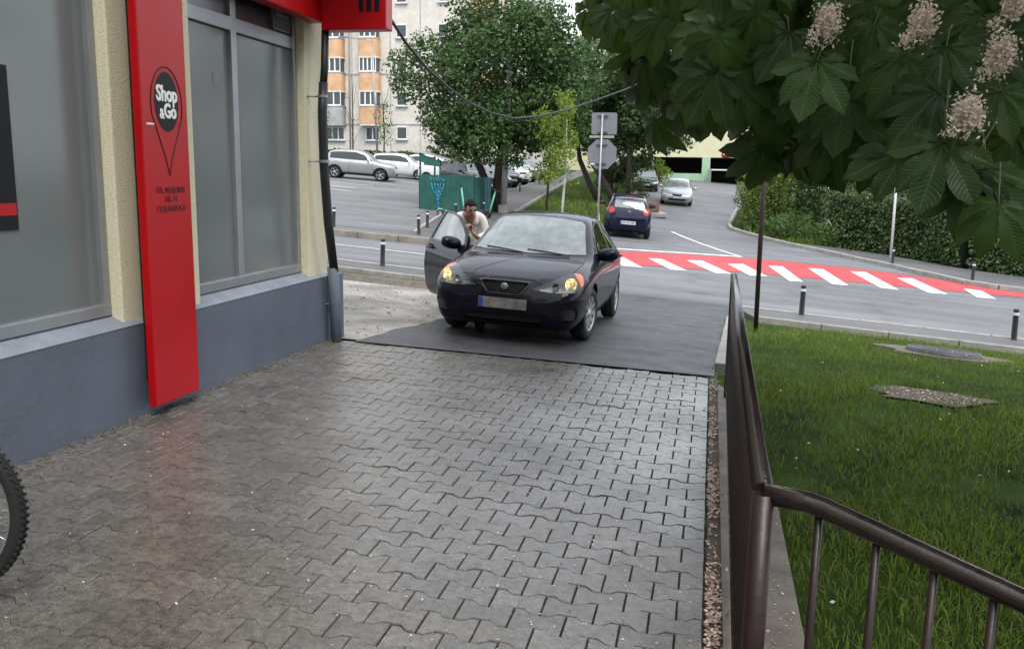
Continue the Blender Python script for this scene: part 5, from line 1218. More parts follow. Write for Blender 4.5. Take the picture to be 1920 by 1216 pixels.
for pts in ([(.48, 1.48), (.52, 1.30), (.60, 1.44), (.62, 1.28), (.70, 1.42), (.74, 1.26), (.80, 1.46), (.86, 1.30), (.94, 1.44), (1.0, 1.28), (1.06, 1.40)], [(.52, 1.26), (.56, 1.02), (.60, .92), (.70, .90), (.74, 1.0), (.66, 1.06), (.58, .98)],
            [(1.04, 1.24), (1.0, 1.02), (.96, .92), (.86, .90), (.82, 1.0), (.90, 1.06), (.98, .98)], [(.66, .86), (.78, .80), (.90, .86), (.80, .92), (.70, .84), (.74, .76), (.86, .74), (.92, .82)], [(.70, .70), (.82, .72), (.88, .64), (.74, .60), (.70, .66), (.84, .56), (.76, .50)],
            [(.78, .48), (.86, .44), (.78, .38), (.86, .32), (.79, .26), (.85, .20)], [(.66, 1.24), (.68, 1.06)], [(.90, 1.24), (.88, 1.06)], [(.78, 1.22), (.78, 1.04)]):
    MB().tube([(x, -.016, z) for x, z in pts], .017, 5).build('graffiti_stroke', M_GRF, bs)
# mint scooters
M_MINT = mat('scooter_mint', (.16, .50, .33), .4, var=.08)
def scooter(label, x, y, rz, lean):
    s_ = thing('scooter', label, 'scooter', (x, y, G(x, y) + .03), rz, 'mint green rental scooters')
    s_.rotation_euler = (lean, 0, rz)
    MB().tube([(.42, 0, .14), (.36, 0, .45), (.27, 0, 1.12)], [.034, .034, .028], 10).build('stem', M_MINT, s_)
    MB().tube([(.25, -.25, 1.14), (.27, -.08, 1.13), (.27, .08, 1.13), (.25, .25, 1.14)], .016, 8).build('handlebar', M_TRIM, s_); MB().bbox(.20, .30, -.06, .06, 1.10, 1.17, .015).build('display', M_TRIM, s_)
    MB().bbox(-.42, .36, -.075, .075, .13, .19, .02).build('deck', M_TRIM, s_)
    for xx in (.45, -.52): MB().lathe([(.07, -.02), (.115, -.024), (.125, -.012), (.125, .012), (.115, .024), (.07, .02)], (xx, 0, .125), 'y', 20).build('wheel', M_TYRE, s_)
    MB().tube([(-.62, 0, .2), (-.55, 0, .27), (-.42, 0, .24)], .03, 8).build('mudguard', M_MINT, s_)
scooter('mint green scooter upright in front of the green bin shelter', -9.5, 31.6, math.radians(15), .03)
scooter('mint green scooter leaning beside the big tree trunk', -8.45, 31.9, math.radians(75), .36)
scooter('mint green scooter beside the pole of the stop sign', -3.85, 30.2, math.radians(-70), .08)
# manhole and bare patch in the lawn
mh = thing('manhole_cover', 'round iron manhole cover in a worn concrete ring in the lawn', 'manhole cover', (3.1, 12.25, G(3.1, 12.25) - .015))
sx, sy = gslope(3.1, 12.25); mh.rotation_euler = (math.atan(sy), -math.atan(sx), 0)
M_IRON = mat('cast_iron', (.075, .075, .08), .5, .4, var=.25, vscale=10, bump=.3)
pts = [((.62 + .16 * math.sin(5 * a + 2) * .5 + .1 * math.sin(3 * a) + .05 * math.sin(7 * a + 1)) * math.cos(a), (.62 + .1 * math.sin(2 * a + 2)) * math.sin(a)) for a in [2 * PI * k / 40 for k in range(40)]]
MB().prism([(x * 1.2, y * 1.15) for x, y in pts], (1, 0, 0), (0, 1, 0), (0, 0, -.1), (0, 0, .0)).build('concrete_ring', mat('worn_concrete', (.13, .11, .085), .85, var=.35, vscale=8, bump=.5, bscale=40, fine=.3), mh)
prof = [(.001, .035)]
for k in range(7): r0 = .06 + k * .05; prof += [(r0, .035), (r0 + .005, .05), (r0 + .022, .05), (r0 + .027, .035)]
MB().lathe(prof + [(.41, .035), (.415, .055), (.45, .055), (.46, .0)], n=40).build('cover', M_IRON, mh)
# traffic island tip with brick planter, prop in the hedge
ti = thing('traffic_island', 'concrete island tip with a small brick box beside the dark blue hatchback', 'traffic island', (-2.5, 41.2, G(-2.5, 41.2)))
MB().prism(rpoly([(-.9, 2.2), (-.5, -.6), (.35, -.9), (.5, -.4), (.1, 2.2)], .2), (1, 0, 0), (0, 1, 0), (0, 0, .16), (0, 0, 0)).build('kerb_slab', M_KERB, ti)
MB().bbox(-.55, .05, .1, .9, .16, .62, .02).build('brick_box', mat('brick_brown', (.16, .09, .07), .85, var=.3, vscale=6, bump=.4), ti)
pr = thing('wooden_prop', 'two pale slats leaning together in front of the hedge', 'prop', (4.45, 35.3, G(4.45, 35.3)))
pr.location.z += .45
MB().obox((.13, 0, .25), (.05, 0, .0), (0, .03, 0), (-.42, 0, .62)).build('slat', mat('pale_wood', (.55, .52, .46), .8, var=.1), pr); MB().obox((-.2, 0, .16), (.03, 0, 0), (0, .03, 0), (.32, 0, .80)).build('slat', mat('grey_wood', (.3, .29, .27), .8, var=.1), pr)
# bicycle at the left edge
_v = ray(-112, 1118); _t = (G(-3.0, 2.6) - 1.68) / _v.z; BK0 = CAM_POS + _v * _t
bk = thing('bicycle', 'bicycle whose knobbly black tyre enters the picture at the lower left edge', 'bicycle', BK0, math.radians(12))
def bike_wheel(x, rz=0.):
    w = bpy.data.objects.new('wheel', None); COL.objects.link(w); w.parent = bk; w.location = (x, 0, .345); w.rotation_euler = (0, 0, rz)
    MB().lathe([(.30, -.018), (.325, -.026), (.343, -.017), (.345, 0), (.343, .017), (.325, .026), (.30, .018)], axis='y', n=60).build('tyre', M_TYRE, w)
    mb = MB()
    for k in range(80):
        a = 2 * PI * k / 80
        for sy_ in (-.016, .002, .018): d = Vector((math.cos(a + sy_), 0, math.sin(a + sy_))); mb.obox(d * .345 + Vector((0, sy_, 0)), d * .012, Vector((0, .010, 0)), d.cross(Vector((0, 1, 0))) * .011)
    mb.build('tread', M_TYRE, w)['kind'] = 'stuff'
    MB().lathe([(.302, -.012), (.292, -.012), (.286, 0), (.292, .012), (.302, .012)], axis='y', n=60).build('rim', mat('bike_rim', (.45, .46, .47), .3, .7, var=0), w)
    mb = MB()
    for k in range(32):
        a = 2 * PI * k / 32; s_ = .03 if k % 2 else -.03; mb.tube([(.02 * math.cos(a + 1.2), s_, .02 * math.sin(a + 1.2)), (.288 * math.cos(a), 0, .288 * math.sin(a))], .0012, 4, False)
    mb.build('spokes', M_CHROME, w)['kind'] = 'stuff'
    MB().lathe([(.001, -.05), (.022, -.05), (.022, .05), (.001, .05)], axis='y', n=14).build('hub', M_TRIM, w); return w
bike_wheel(0, .0); bike_wheel(-1.06)
M_BF = mat('bike_frame', (.02, .02, .024), .35, var=.1)
for nm, P_ in (('fork', [(0, .06, .345), (-.10, .06, .68), (-.12, .0, .75)]), ('fork', [(0, -.06, .345), (-.10, -.06, .68), (-.12, .0, .75)]), ('head_tube', [(-.12, 0, .72), (-.17, 0, .92)]), ('down_tube', [(-.14, 0, .78), (-.62, 0, .32)]), ('top_tube', [(-.16, 0, .88), (-.70, 0, .78)]), ('seat_tube', [(-.62, 0, .30), (-.75, 0, .92)]), ('chain_stay', [(-.62, .04, .30), (-1.06, .06, .345)]), ('seat_stay', [(-.71, .03, .78), (-1.06, .06, .345)]), ('chain_stay', [(-.62, -.04, .30), (-1.06, -.06, .345)]), ('handlebar', [(-.12, -.31, 1.02), (-.16, -.1, 1.0), (-.16, .1, 1.0), (-.12, .31, 1.02)])):
    MB().tube(P_, .015 if 'fork' in nm or 'stay' in nm else .018, 8).build(nm, M_BF, bk)
MB().bbox(-.88, -.62, -.06, .06, .92, .97, .02).build('saddle', M_TRIM, bk)

# ------------------------------------------------------------------ buildings beyond
M_FAC = mat('facade_render', (.60, .555, .49), .85, var=.12, vscale=.5, bump=.2, bscale=6, fine=.08, fscale=3, col2=(.68, .64, .58)); M_ORG = mat('parapet_orange', (.62, .34, .17), .85, var=.22, vscale=1.1, col2=(.70, .46, .28)); M_GRYP = mat('parapet_grey', (.36, .36, .36), .9, var=.2, vscale=1.2)
M_PVC = mat('pvc_white', (.80, .80, .80), .4, var=.04); M_WGL = glass('flat_glass', (.05, .06, .065), 1.6, .0, .05); M_CUR = mat('curtain', (.35, .36, .37), .9, var=.2, vscale=3)
ap = thing('apartment_block', 'cream apartment block with rounded bays and orange parapets behind the parking lot', 'building', (0, 0, 0))
FY = 70.0; FL = 2.72; Z0 = 4.22; NF = 7
MB().box(-58, -15.2, FY, FY + 12, .5, Z0 + NF * FL).build('wall', M_FAC, ap)
MB().box(-58.3, -14.9, FY - .3, FY + 12.3, Z0 + NF * FL, Z0 + NF * FL + .35).build('roof', M_GRYP, ap)
for z in (Z0 + 1.30, Z0 + FL + 1.9 + .75): MB().box(-58, -15.2, FY - .05, FY, z, z + .10).build('string_course', M_GRYP, ap)
def pane_win(par, x0, x1, z0, z1, y, nm=3, sill=True, cur=False):
    w = bpy.data.objects.new('window', None); COL.objects.link(w); w.parent = par
    mb = MB(); t = .10
    mb.box(x0, x1, y - .04, y + .04, z0, z0 + t); mb.box(x0, x1, y - .04, y + .04, z1 - t, z1)
    for k in range(nm + 1): xx = x0 + (x1 - x0) * k / nm; mb.box(max(x0, xx - t / 2) - .001, min(x1, xx + t / 2) + .001, y - .045, y + .039, z0, z1)
    mb.build('frame', M_PVC, w)
    for k in range(nm):
        a, b = x0 + (x1 - x0) * k / nm, x0 + (x1 - x0) * (k + 1) / nm
        MB().add([(a, y, z0), (b, y, z0), (b, y, z1), (a, y, z1)], [(0, 1, 2, 3)]).build('pane', M_WGL, w)
    if cur: MB().add([(x0 + .03, y + .03, z0), (x1 - .03, y + .03, z0), (x1 - .03, y + .03, z1), (x0 + .03, y + .03, z1)], [(0, 1, 2, 3)]).build('curtain', M_CUR, w)
    if sill: MB().box(x0 - .08, x1 + .08, y - .15, y + .0, z0 - .08, z0 - .002).build('sill', M_GRYP, w)
def bay(x0, x1, f, grey=False, nm=3):
    """rounded enclosed balcony of floor f"""
    D_ = .85; zb = Z0 + f * FL - 1.42; zp = Z0 + f * FL + .02
    b = bpy.data.objects.new('bay', None); COL.objects.link(b); b.parent = ap
    out_ = [(x0, FY)] + [(x0 + .35 - .35 * math.cos(a), FY - D_ + .35 - .35 * math.sin(a)) for a in [PI / 2 * k / 6 for k in range(7)]] + [(x1 - .35 + .35 * math.sin(a), FY - D_ + .35 - .35 * math.cos(a)) for a in [PI / 2 * k / 6 for k in range(7)]] + [(x1, FY)]
    def extr(o_, z0, z1, nm_, m_, g=0.):
        cx_ = (x0 + x1) / 2; P_ = [((x - cx_) * (1 + g) + cx_, (y - FY) * (1 + g) + FY) for x, y in o_]; n = len(P_)
        V = [(x, y, z) for z in (z0, z1) for x, y in P_]; F = [(i, i + 1, n + i + 1, n + i) for i in range(n - 1)] + [tuple(range(n))[::-1], tuple(range(n, 2 * n))]
        MB().add(V, F).build(nm_, m_, b)
    extr(out_, zb, zp, 'parapet', M_GRYP if grey else M_ORG); extr(out_, zp, zp + .07, 'coping', M_GRYP, .04); extr(out_, zb - .12, zb, 'slab', M_FAC if not grey else M_GRYP, .02)
    pane_win(b, x0 + .12, x1 - .12, zp + .07, zp + 1.32, FY - D_ + .08, nm, False, random.random() < .6)
    for xs in (x0 + .10, x1 - .10): MB().add([(xs, FY - D_ + .1, zp + .07), (xs, FY, zp + .07), (xs, FY, zp + 1.32), (xs, FY - D_ + .1, zp + 1.32)], [(0, 1, 2, 3)]).build('side_pane', M_WGL, b)
for bx0, bx1 in ((-32.75, -30.6), (-29.15, -27.45), (-36.6, -34.6), (-40.5, -38.4), (-19.6, -17.6)):
    pane_win(ap, bx0 + .35, bx1 - .15, Z0, Z0 + 1.13, FY - .05, 3 if bx0 < -30 else 2, True, True)
    for f in range(1, NF): bay(bx0, bx1, f, grey=(f == 1 and bx0 == -32.75), nm=3 if f != 2 else 4)
for x in (-25.6, -22.0, -34.0, -44.2):
    for f in range(NF): pane_win(ap, x - .45, x + .45, Z0 + f * FL + .1, Z0 + f * FL + 1.2, FY - .03, 1, True, False)
for x in (-30.0, -26.6, -24.0): MB().box(x - .04, x + .04, FY - .02, FY, 2, Z0 + NF * FL - .3).build('wall_joint', M_GRYP, ap)
MB().tube([(-30.2, FY - .12, 2.2), (-30.2, FY - .12, Z0 + NF * FL)], .06, 8).build('drainpipe', M_GRYP, ap)
# second block, seen above the trees
b2 = thing('gabled_house', 'pale gabled building showing between the trees under the sky', 'building', (0, 0, 0))
MB().box(-16, -7.2, 104, 116, 1, 17.0).build('wall', mat('pale_render', (.55, .54, .50), .85, var=.1), b2)
MB().prism([(-16.6, 17), (-6.6, 17), (-11.6, 20.0)], (1, 0, 0), (0, 0, 1), (0, 13, 0), (0, 103.4, 0)).build('roof', M_GRYP, b2)
for x in (-14.5, -11.5, -8.8): pane_win(b2, x - .6, x + .6, 13.6, 15.1, 103.95, 2)
# garage building closing the side street
M_CRM = mat('garage_cream', (.62, .60, .40), .8, var=.08, vscale=1); M_PGR = mat('garage_green', (.34, .52, .36), .8, var=.1, vscale=1)
ga = thing('garage_building', 'low cream and green garage with dark openings at the top of the side street', 'building', (0, 0, 0))
GY = 90.; gz = 1.25
MB().box(-16, 12, GY, GY + 10, 3.62, 7.4).build('upper_wall', M_CRM, ga); MB().box(-16, 12, GY + 8, GY + 9, .3, 3.62).build('back_wall', mat('garage_dark', (.03, .03, .035), .9, var=0), ga)
MB().box(-16, 12, GY + .2, GY + 9, 3.56, 3.615).build('soffit', MATS['garage_dark'], ga)
MB().box(-9.5, -1.2, GY + .02, GY + .3, .5, 2.03).build('parapet', M_PGR, ga); MB().box(-1.2, -.40, GY - .05, GY + .5, .5, 3.62).build('pillar', M_PGR, ga); MB().box(-16, -9.5, GY + .01, GY + .5, .5, 3.62).build('side_wall', M_CRM, ga); MB().box(3.2, 12, GY + .01, GY + .5, .5, 3.62).build('side_wall', M_CRM, ga)
MB().box(-6.2, -6.0, GY + .05, GY + .25, 2.03, 3.62).build('mullion', M_PGR, ga)
br = thing('barrier', 'white barrier bar across the dark garage entrance', 'barrier', (-.4, GY - .6, 1.2))
MB().box(0, 3.4, -.05, .05, 1.16, 1.28).build('arm', M_PVC, br); MB().bbox(-.15, .15, -.15, .15, -.3, 1.3, .03).build('housing', M_ALU, br)
ne = thing('no_entry_sign', 'round red no-entry sign above the garage entrance', 'sign', (1.07, GY - .06, 3.98))
MB().lathe([(.001, -.03), (.42, -.03), (.42, .03), (.001, .03)], (0, 0, 0), 'y', 28).build('disc', mat('sign_red_disc', (.50, .02, .03), .45, var=0), ne); MB().box(-.30, .30, -.036, -.032, -.06, .06).build('bar', M_PVC, ne)

# unseen block of flats, added to darken reflections and light from behind
b3 = thing('apartment_block', 'unseen apartment block added behind the viewpoint to darken reflections', 'building', (0, 0, 0))
MB().box(-40, 40, -34, -22, -1, 15).build('wall', M_FAC, b3)
MB().box(-40.3, 40.3, -34.3, -21.7, 15, 15.4).build('roof', M_GRYP, b3)
for fz in (1.4, 4.2, 7.0, 9.8, 12.4):
    for k in range(12): MB().box(-33 + k * 6 - .9, -33 + k * 6 + .9, -22.0, -21.94, fz, fz + 1.4).build('window', M_DARKP, b3)
# ------------------------------------------------------------------ vegetation
def leaf_mat(name, c0, c1, trans=.30, rough=.5, tcol=None):
    m = bpy.data.materials.new(name); m.use_nodes = True; t = m.node_tree; N = t.nodes; lk = t.links.new; b = N['Principled BSDF']; o = N['Material Output']
    a = N.new('ShaderNodeAttribute'); a.attribute_name = 'rnd'
    x = N.new('ShaderNodeMix'); x.data_type = 'RGBA'; x.inputs['A'].default_value = tuple(c0) + (1,); x.inputs['B'].default_value = tuple(c1) + (1,); lk(a.outputs['Fac'], x.inputs['Factor'])
    lk(x.outputs['Result'], b.inputs['Base Color']); b.inputs['Roughness'].default_value = rough; b.inputs['Specular IOR Level'].default_value = .35
    tr = N.new('ShaderNodeBsdfTranslucent'); vm = N.new('ShaderNodeVectorMath'); vm.operation = 'MULTIPLY'; vm.inputs[1].default_value = tcol or (1.5, 1.7, .6); lk(x.outputs['Result'], vm.inputs[0]); lk(vm.outputs['Vector'], tr.inputs['Color'])
    ms = N.new('ShaderNodeMixShader'); ms.inputs[0].default_value = trans; lk(b.outputs[0], ms.inputs[1]); lk(tr.outputs[0], ms.inputs[2]); lk(ms.outputs[0], o.inputs['Surface'])
    MATS[name] = m; return m
def np_mesh(name, V, k, rnd, m):
    """n polygons of k corners each: V has shape (n,k,3); rnd one value per polygon"""
    n = V.shape[0]; me = bpy.data.meshes.new(name); me.vertices.add(n * k); me.vertices.foreach_set('co', V.astype(np.float32).ravel())
    me.loops.add(n * k); me.loops.foreach_set('vertex_index', np.arange(n * k, dtype=np.int32)); me.polygons.add(n)
    me.polygons.foreach_set('loop_start', np.arange(0, n * k, k, dtype=np.int32)); me.update(calc_edges=True); me.validate()
    a = me.attributes.new('rnd', 'FLOAT', 'POINT'); a.data.foreach_set('value', np.repeat(rnd, k).astype(np.float32)); me.materials.append(m); return me
def leaves(P, N_, size, asp=.55, fold=.15):
    """rhombic leaves at points P with normals N_"""
    n = len(P); N_ = N_ / np.maximum(np.linalg.norm(N_, axis=1, keepdims=True), 1e-6)
    a = RNG.normal(size=(n, 3)); a -= N_ * (a * N_).sum(1, keepdims=True); a /= np.linalg.norm(a, axis=1, keepdims=True); b = np.cross(N_, a)
    s = (size * RNG.uniform(.65, 1.35, n))[:, None]
    return np.stack([P - a * s * .5, P + b * s * asp * .5 - N_ * s * fold, P + a * s * .5, P - b * s * asp * .5 - N_ * s * fold], 1)
def crown(clumps, per, size, asp=.6, up=.5):
    """clumps: (centre, radius); leaves lie towards the outside of every clump"""
    P, Nn = [], []
    for c_, r in clumps:
        k = max(6, int(per * (r ** 2))); d = RNG.normal(size=(k, 3)); d /= np.linalg.norm(d, axis=1, keepdims=True)
        rr = r * RNG.uniform(.25, 1.0, k)[:, None] ** .45; P.append(np.array(c_) + d * rr * np.array([1, 1, .8])); Nn.append(d * .7 + RNG.normal(size=(k, 3)) * .6 + np.array([0, 0, up]))
    P = np.concatenate(P); Nn = np.concatenate(Nn); return leaves(P, Nn, size, asp)
def clump_set(c_, rad, n, r0, r1, hollow=.35, flat=1.0):
    out_ = []; c_ = np.array(c_); rad = np.array(rad)
    for _ in range(n):
        d = RNG.normal(size=3); d /= np.linalg.norm(d); k = RNG.uniform(hollow, 1) ** .6
        out_.append((c_ + d * rad * k * RNG.uniform(.85, 1.08), RNG.uniform(r0, r1)))
    return out_
M_LFD = leaf_mat('leaf_dark', (.022, .045, .016), (.060, .105, .030), .22); M_LFB = leaf_mat('leaf_deep_green', (.020, .046, .015), (.080, .145, .040), .25); M_LFM = leaf_mat('leaf_mid', (.035, .075, .018), (.10, .165, .040), .3); M_LFY = leaf_mat('leaf_yellow_green', (.11, .16, .026), (.24, .30, .060), .35); M_LFH = leaf_mat('hedge_leaf', (.018, .038, .012), (.095, .150, .032), .2, .38); M_LFL = leaf_mat('leaf_light_green', (.055, .10, .020), (.17, .25, .060), .3)
M_BARK = mat('bark', (.045, .035, .028), .9, var=.35, vscale=6, bump=.8, bscale=22); M_BARKP = mat('bark_limewashed', (.50, .48, .42), .85, var=.25, vscale=5, bump=.4, bscale=25)
def limb(mb, a, b, r0, r1, n=6, wob=.15, sides=8):
    a, b = Vector(a), Vector(b); P_ = []; L_ = (b - a).length
    for i in range(n + 1):
        t = i / n; p = a.lerp(b, t)
        if 0 < i < n: p += Vector((random.uniform(-1, 1), random.uniform(-1, 1), random.uniform(-.5, .5))) * wob * L_ / n
        P_.append(p)
    mb.tube(P_, [r0 + (r1 - r0) * i / n for i in range(n + 1)], sides); return P_
def tree(name, label, x, y, trunk, limbs, clumps, per, size, m, bark=None, cat='tree', group=None, up=.5, asp=.6):
    """positions are relative to the foot of the tree"""
    t = thing(name, label, cat, (x, y, G(x, y) - .02), 0, group)
    mb = MB()
    for P_, R_ in trunk: mb.tube(P_, R_, 10)
    for a, b, r0, r1 in limbs: limb(mb, a, b, r0, r1)
    if trunk: mb.build('trunk', bark or M_BARK, t)
    V_ = crown(clumps, per, size, asp, up); link('crown', np_mesh('crown', V_, 4, RNG.random(len(V_)), m), t); return t
# big dark tree by the bin shelter
cl_ = clump_set((.1, 0, 5.6), (4.0, 2.5, 3.4), 170, .55, 1.05, .25) + clump_set((.0, -.3, 3.0), (2.9, 2.3, 1.0), 34, .45, .8) + clump_set((-1.5, 0, 3.3), (1.6, 1.5, 1.0), 14, .4, .7) + clump_set((2.4, 0, 3.4), (1.5, 1.5, 1.0), 14, .4, .7)
tree('broadleaf_tree', 'large dark green tree with a forked trunk standing by the bin shelter', -8.86, 35.4, [([(-.02, 0, -.1), (-.25, 0, .9), (-.75, .1, 2.0), (-1.3, .2, 3.4)], [.20, .17, .15, .10]), ([(.1, 0, -.1), (.08, 0, 1.0), (.2, 0, 2.2), (.4, .1, 4.2)], [.22, .19, .17, .10])],
     [((-1.0, .1, 2.6), (-2.6, -.6, 4.6), .09, .03), ((.3, 0, 2.6), (2.2, -.4, 4.8), .09, .03), ((.3, 0, 3), (-.4, -1.2, 5.5), .08, .03), ((-1.2, .2, 3.2), (-1.5, .8, 6), .08, .03), ((.4, .1, 4), (.9, .4, 7), .08, .03)], cl_, 300, .17, M_LFB)
# trees in the grass strip behind it
for lab, x, y, P_, c0, rad, n, m in [
    ('leaning tree left of the stop sign pole, behind the saplings', -6.8, 47.0, [(.9, 0, -.1), (.3, 0, .9), (-.3, .1, 2.2), (-.6, .2, 4.0)], (-.6, 0, 5.4), (3.4, 2.6, 3.0), 85, M_LFD),
    ('dark leaning tree directly behind the stop sign', -5.4, 46.0, [(.45, 0, -.1), (-.1, 0, 1.0), (-.9, 0, 2.2), (-1.3, .1, 3.8)], (.4, 0, 4.9), (3.0, 2.4, 2.8), 85, M_LFD),
    ('upright tree with a brown trunk right of the stop sign', -4.9, 52.0, [(0, 0, -.1), (.02, 0, 1.4), (.1, 0, 3.4)], (.6, 0, 5.0), (3.4, 2.6, 3.0), 75, M_LFD),
    ('mid green tree at the top of the grass strip behind the stop sign', -7.5, 62.0, [(0, 0, -.1), (.1, 0, 2), (0, 0, 4.5)], (0, 0, 7.0), (4.2, 3.5, 3.6), 85, M_LFM),
    ('mid green tree filling the gap above the parked dark green car', -6.6, 57.0, [(0, 0, -.1), (.1, 0, 2), (0, 0, 4)], (1.0, 0, 5.8), (3.2, 2.6, 3.2), 80, M_LFM),
    ('mid green tree showing above the silver saloon', -5.2, 72.0, [(0, 0, -.1), (.1, 0, 2), (0, 0, 4)], (.6, 0, 6.2), (3.8, 3, 3.2), 60, M_LFM),
    ('pale green tree beyond the parked cars left of the far walkway', -17.0, 72.0, [(0, 0, -.1), (.1, 0, 2), (0, 0, 4)], (0, 0, 6.5), (4.0, 3, 4.0), 60, M_LFM)]:
    cl_ = clump_set(c0, rad, n, .5, 1.0, .3); lm = [((P_[-1][0], P_[-1][1], P_[-1][2] - .6), tuple(np.array(c0) + np.array((sx_ * rad[0] * .6, random.uniform(-1, 1), .5))), .07, .02) for sx_ in (-1, 1)]
    tree('broadleaf_tree', lab, x, y, [(P_, [.19 - .03 * i for i in range(len(P_))])], lm, cl_, 230, .20, m)
# limewashed saplings
for lab, x, y, h in [('thin sapling with a pale striped trunk and yellow-green leaves', -5.55, 32.6, 4.7), ('thinner sapling with a bent trunk left of the pale-trunked one', -6.35, 33.6, 4.0)]:
    cl_ = [((RNG.normal(0, .30 * (1 - .4 * k / 34)), RNG.normal(0, .28), 1.7 + (h - 1.4) * k / 34), RNG.uniform(.22, .42)) for k in range(34)]
    tree('sapling', lab, x, y, [([(0, 0, -.05), (.05, 0, 1.0), (.12, 0, 2.2), (.1, 0, h)], [.055, .05, .035, .015])], [((.1, 0, 1.8), (.5, .1, 2.8), .02, .008), ((.1, 0, 2.0), (-.4, -.1, 3.0), .02, .008)], cl_, 420, .12, M_LFY, M_BARKP if x > -6 else None)
for lab, x, y, h, n in [('slim sapling with pale leaves before the flats, near the downpipe', -30.6, 66, 5.6, 14), ('slim leafy sapling before the flats, right of the street lamp', -25.3, 65, 4.8, 22), ('nearly bare sapling before the flats', -27.9, 65, 7.0, 3)]:
    cl_ = [((RNG.normal(0, .35), RNG.normal(0, .3), 2.0 + (h - 1.8) * k / n), RNG.uniform(.3, .5)) for k in range(n)]
    lm = [((0, 0, 1.6 + .6 * k), (random.uniform(-1.1, 1.1), random.uniform(-.5, .5), 3.0 + .8 * k), .025, .008) for k in range(6)]
    tree('sapling', lab, x, y, [([(0, 0, -.05), (.05, 0, h * .5), (0, 0, h)], [.06, .05, .02])], lm, cl_, 110 if n > 3 else 20, .16, M_LFM)
# hedge, shrubs and bushes
def box_hedge(name, label, pts, w, h, per, size, m, cat='hedge', dz=0., rough=.12):
    t = thing(name, label, cat, (0, 0, 0)); P, Nn = [], []; Vc = MB()
    for (a, b) in zip(pts[:-1], pts[1:]):
        a, b = np.array(a, float), np.array(b, float); L_ = np.linalg.norm(b - a); d = (b - a) / L_; nrm = np.array([d[1], -d[0]])
        k = int(per * L_ * (2 * h + w)); s = RNG.uniform(0, 2 * h + w, k); l = RNG.uniform(-.02, 1.02, k) * L_
        off = np.where(s < h, -w / 2, np.where(s < h + w, s - h - w / 2, w / 2)); z = np.where(s < h, s, np.where(s < h + w, h, 2 * h + w - s))
        bulge = rough * (np.sin(l * 2.3 + z * 1.7) * .5 + np.sin(l * 5.1 - z * 3.1) * .35 + RNG.normal(0, .6, k) * .6)
        nx_ = np.where(s < h, -1, np.where(s < h + w, 0, 1.)); nz = np.where((s >= h) & (s < h + w), 1., .25)
        x = a[0] + d[0] * l + nrm[0] * (-off - nx_ * bulge) ; y = a[1] + d[1] * l + nrm[1] * (-off - nx_ * bulge)
        zz = np.array([G(float(p), float(q)) for p, q in zip(x, y)]) + z + nz * bulge + dz
        P.append(np.stack([x, y, zz], 1)); Nn.append(np.stack([-nrm[0] * nx_, -nrm[1] * nx_, nz], 1) + RNG.normal(size=(k, 3)) * .55)
        q = [(a[0] + nrm[0] * o_, a[1] + nrm[1] * o_) for o_ in (-w / 2 + .2, w / 2 - .2)] + [(b[0] + nrm[0] * o_, b[1] + nrm[1] * o_) for o_ in (w / 2 - .2, -w / 2 + .2)]
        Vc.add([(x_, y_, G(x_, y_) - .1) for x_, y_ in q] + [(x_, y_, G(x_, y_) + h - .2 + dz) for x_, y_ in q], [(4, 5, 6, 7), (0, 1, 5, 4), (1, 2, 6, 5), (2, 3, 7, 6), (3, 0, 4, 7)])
    V_ = leaves(np.concatenate(P), np.concatenate(Nn), size, .62); link('foliage', np_mesh('foliage', V_, 4, RNG.random(len(V_)) ** 1.5, m), t)
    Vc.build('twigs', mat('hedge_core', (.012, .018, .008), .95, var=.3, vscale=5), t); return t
box_hedge('clipped_hedge', 'long clipped dark green hedge behind the pavement on the right', [(4.9, 36.2), (6.9, 34.6), (8.9, 32.2), (11.0, 31.0), (16, 31.3), (26, 33.0)], 1.9, 2.0, 330, .115, M_LFH)
def bush(name, label, x, y, c_, rad, n, per, size, m, cat='bush', r=(.3, .6)):
    t = thing(name, label, cat, (x, y, G(x, y))); V_ = crown(clump_set(c_, rad, n, r[0], r[1], .2), per, size, .6, .4); link('foliage', np_mesh('foliage', V_, 4, RNG.random(len(V_)), m), t)
    mb = MB()
    for k in range(5): a = 2 * PI * k / 5; limb(mb, (.1 * math.cos(a), .1 * math.sin(a), -.1), (rad[0] * .5 * math.cos(a), rad[1] * .5 * math.sin(a), c_[2] + .2 * rad[2]), .03, .01)
    mb.build('stems', M_BARK, t); return t
bush('round_bush', 'clipped round dark bush at the kerb left of the silver saloon', -4.15, 49.0, (0, 0, .75), (.75, .7, .7), 34, 500, .10, M_LFH, r=(.18, .32))
bush('dark_shrub', 'dark bushy shrub between the round bush and the dark green parked car', -6.3, 57.5, (0, 0, 2.2), (1.6, 1.4, 2.4), 50, 300, .16, M_LFD, 'shrub', (.4, .75))
bush('yellow_bush', 'bright yellow-green bush in front of the garage wall', -4.6, 74.5, (0, 0, 1.2), (1.0, .9, 1.0), 26, 260, .16, M_LFY)
bush('tall_shrub', 'tall light green shrub on the corner right of the side street', 2.4, 40.0, (0, 0, 2.3), (1.3, 1.3, 2.4), 56, 330, .13, M_LFL, 'shrub', (.35, .7))
bush('tall_shrub', 'loose pale green shrub crown behind the thin rusty pole', 2.8, 43.5, (0, 0, 3.4), (1.7, 1.5, 2.0), 40, 240, .15, M_LFL, 'shrub', (.4, .7))
bush('tall_shrub', 'tall dark shrub between the corner shrub and the clipped hedge', 4.6, 39.0, (0, 0, 2.3), (1.6, 1.4, 2.4), 58, 330, .13, M_LFD, 'shrub', (.35, .7))
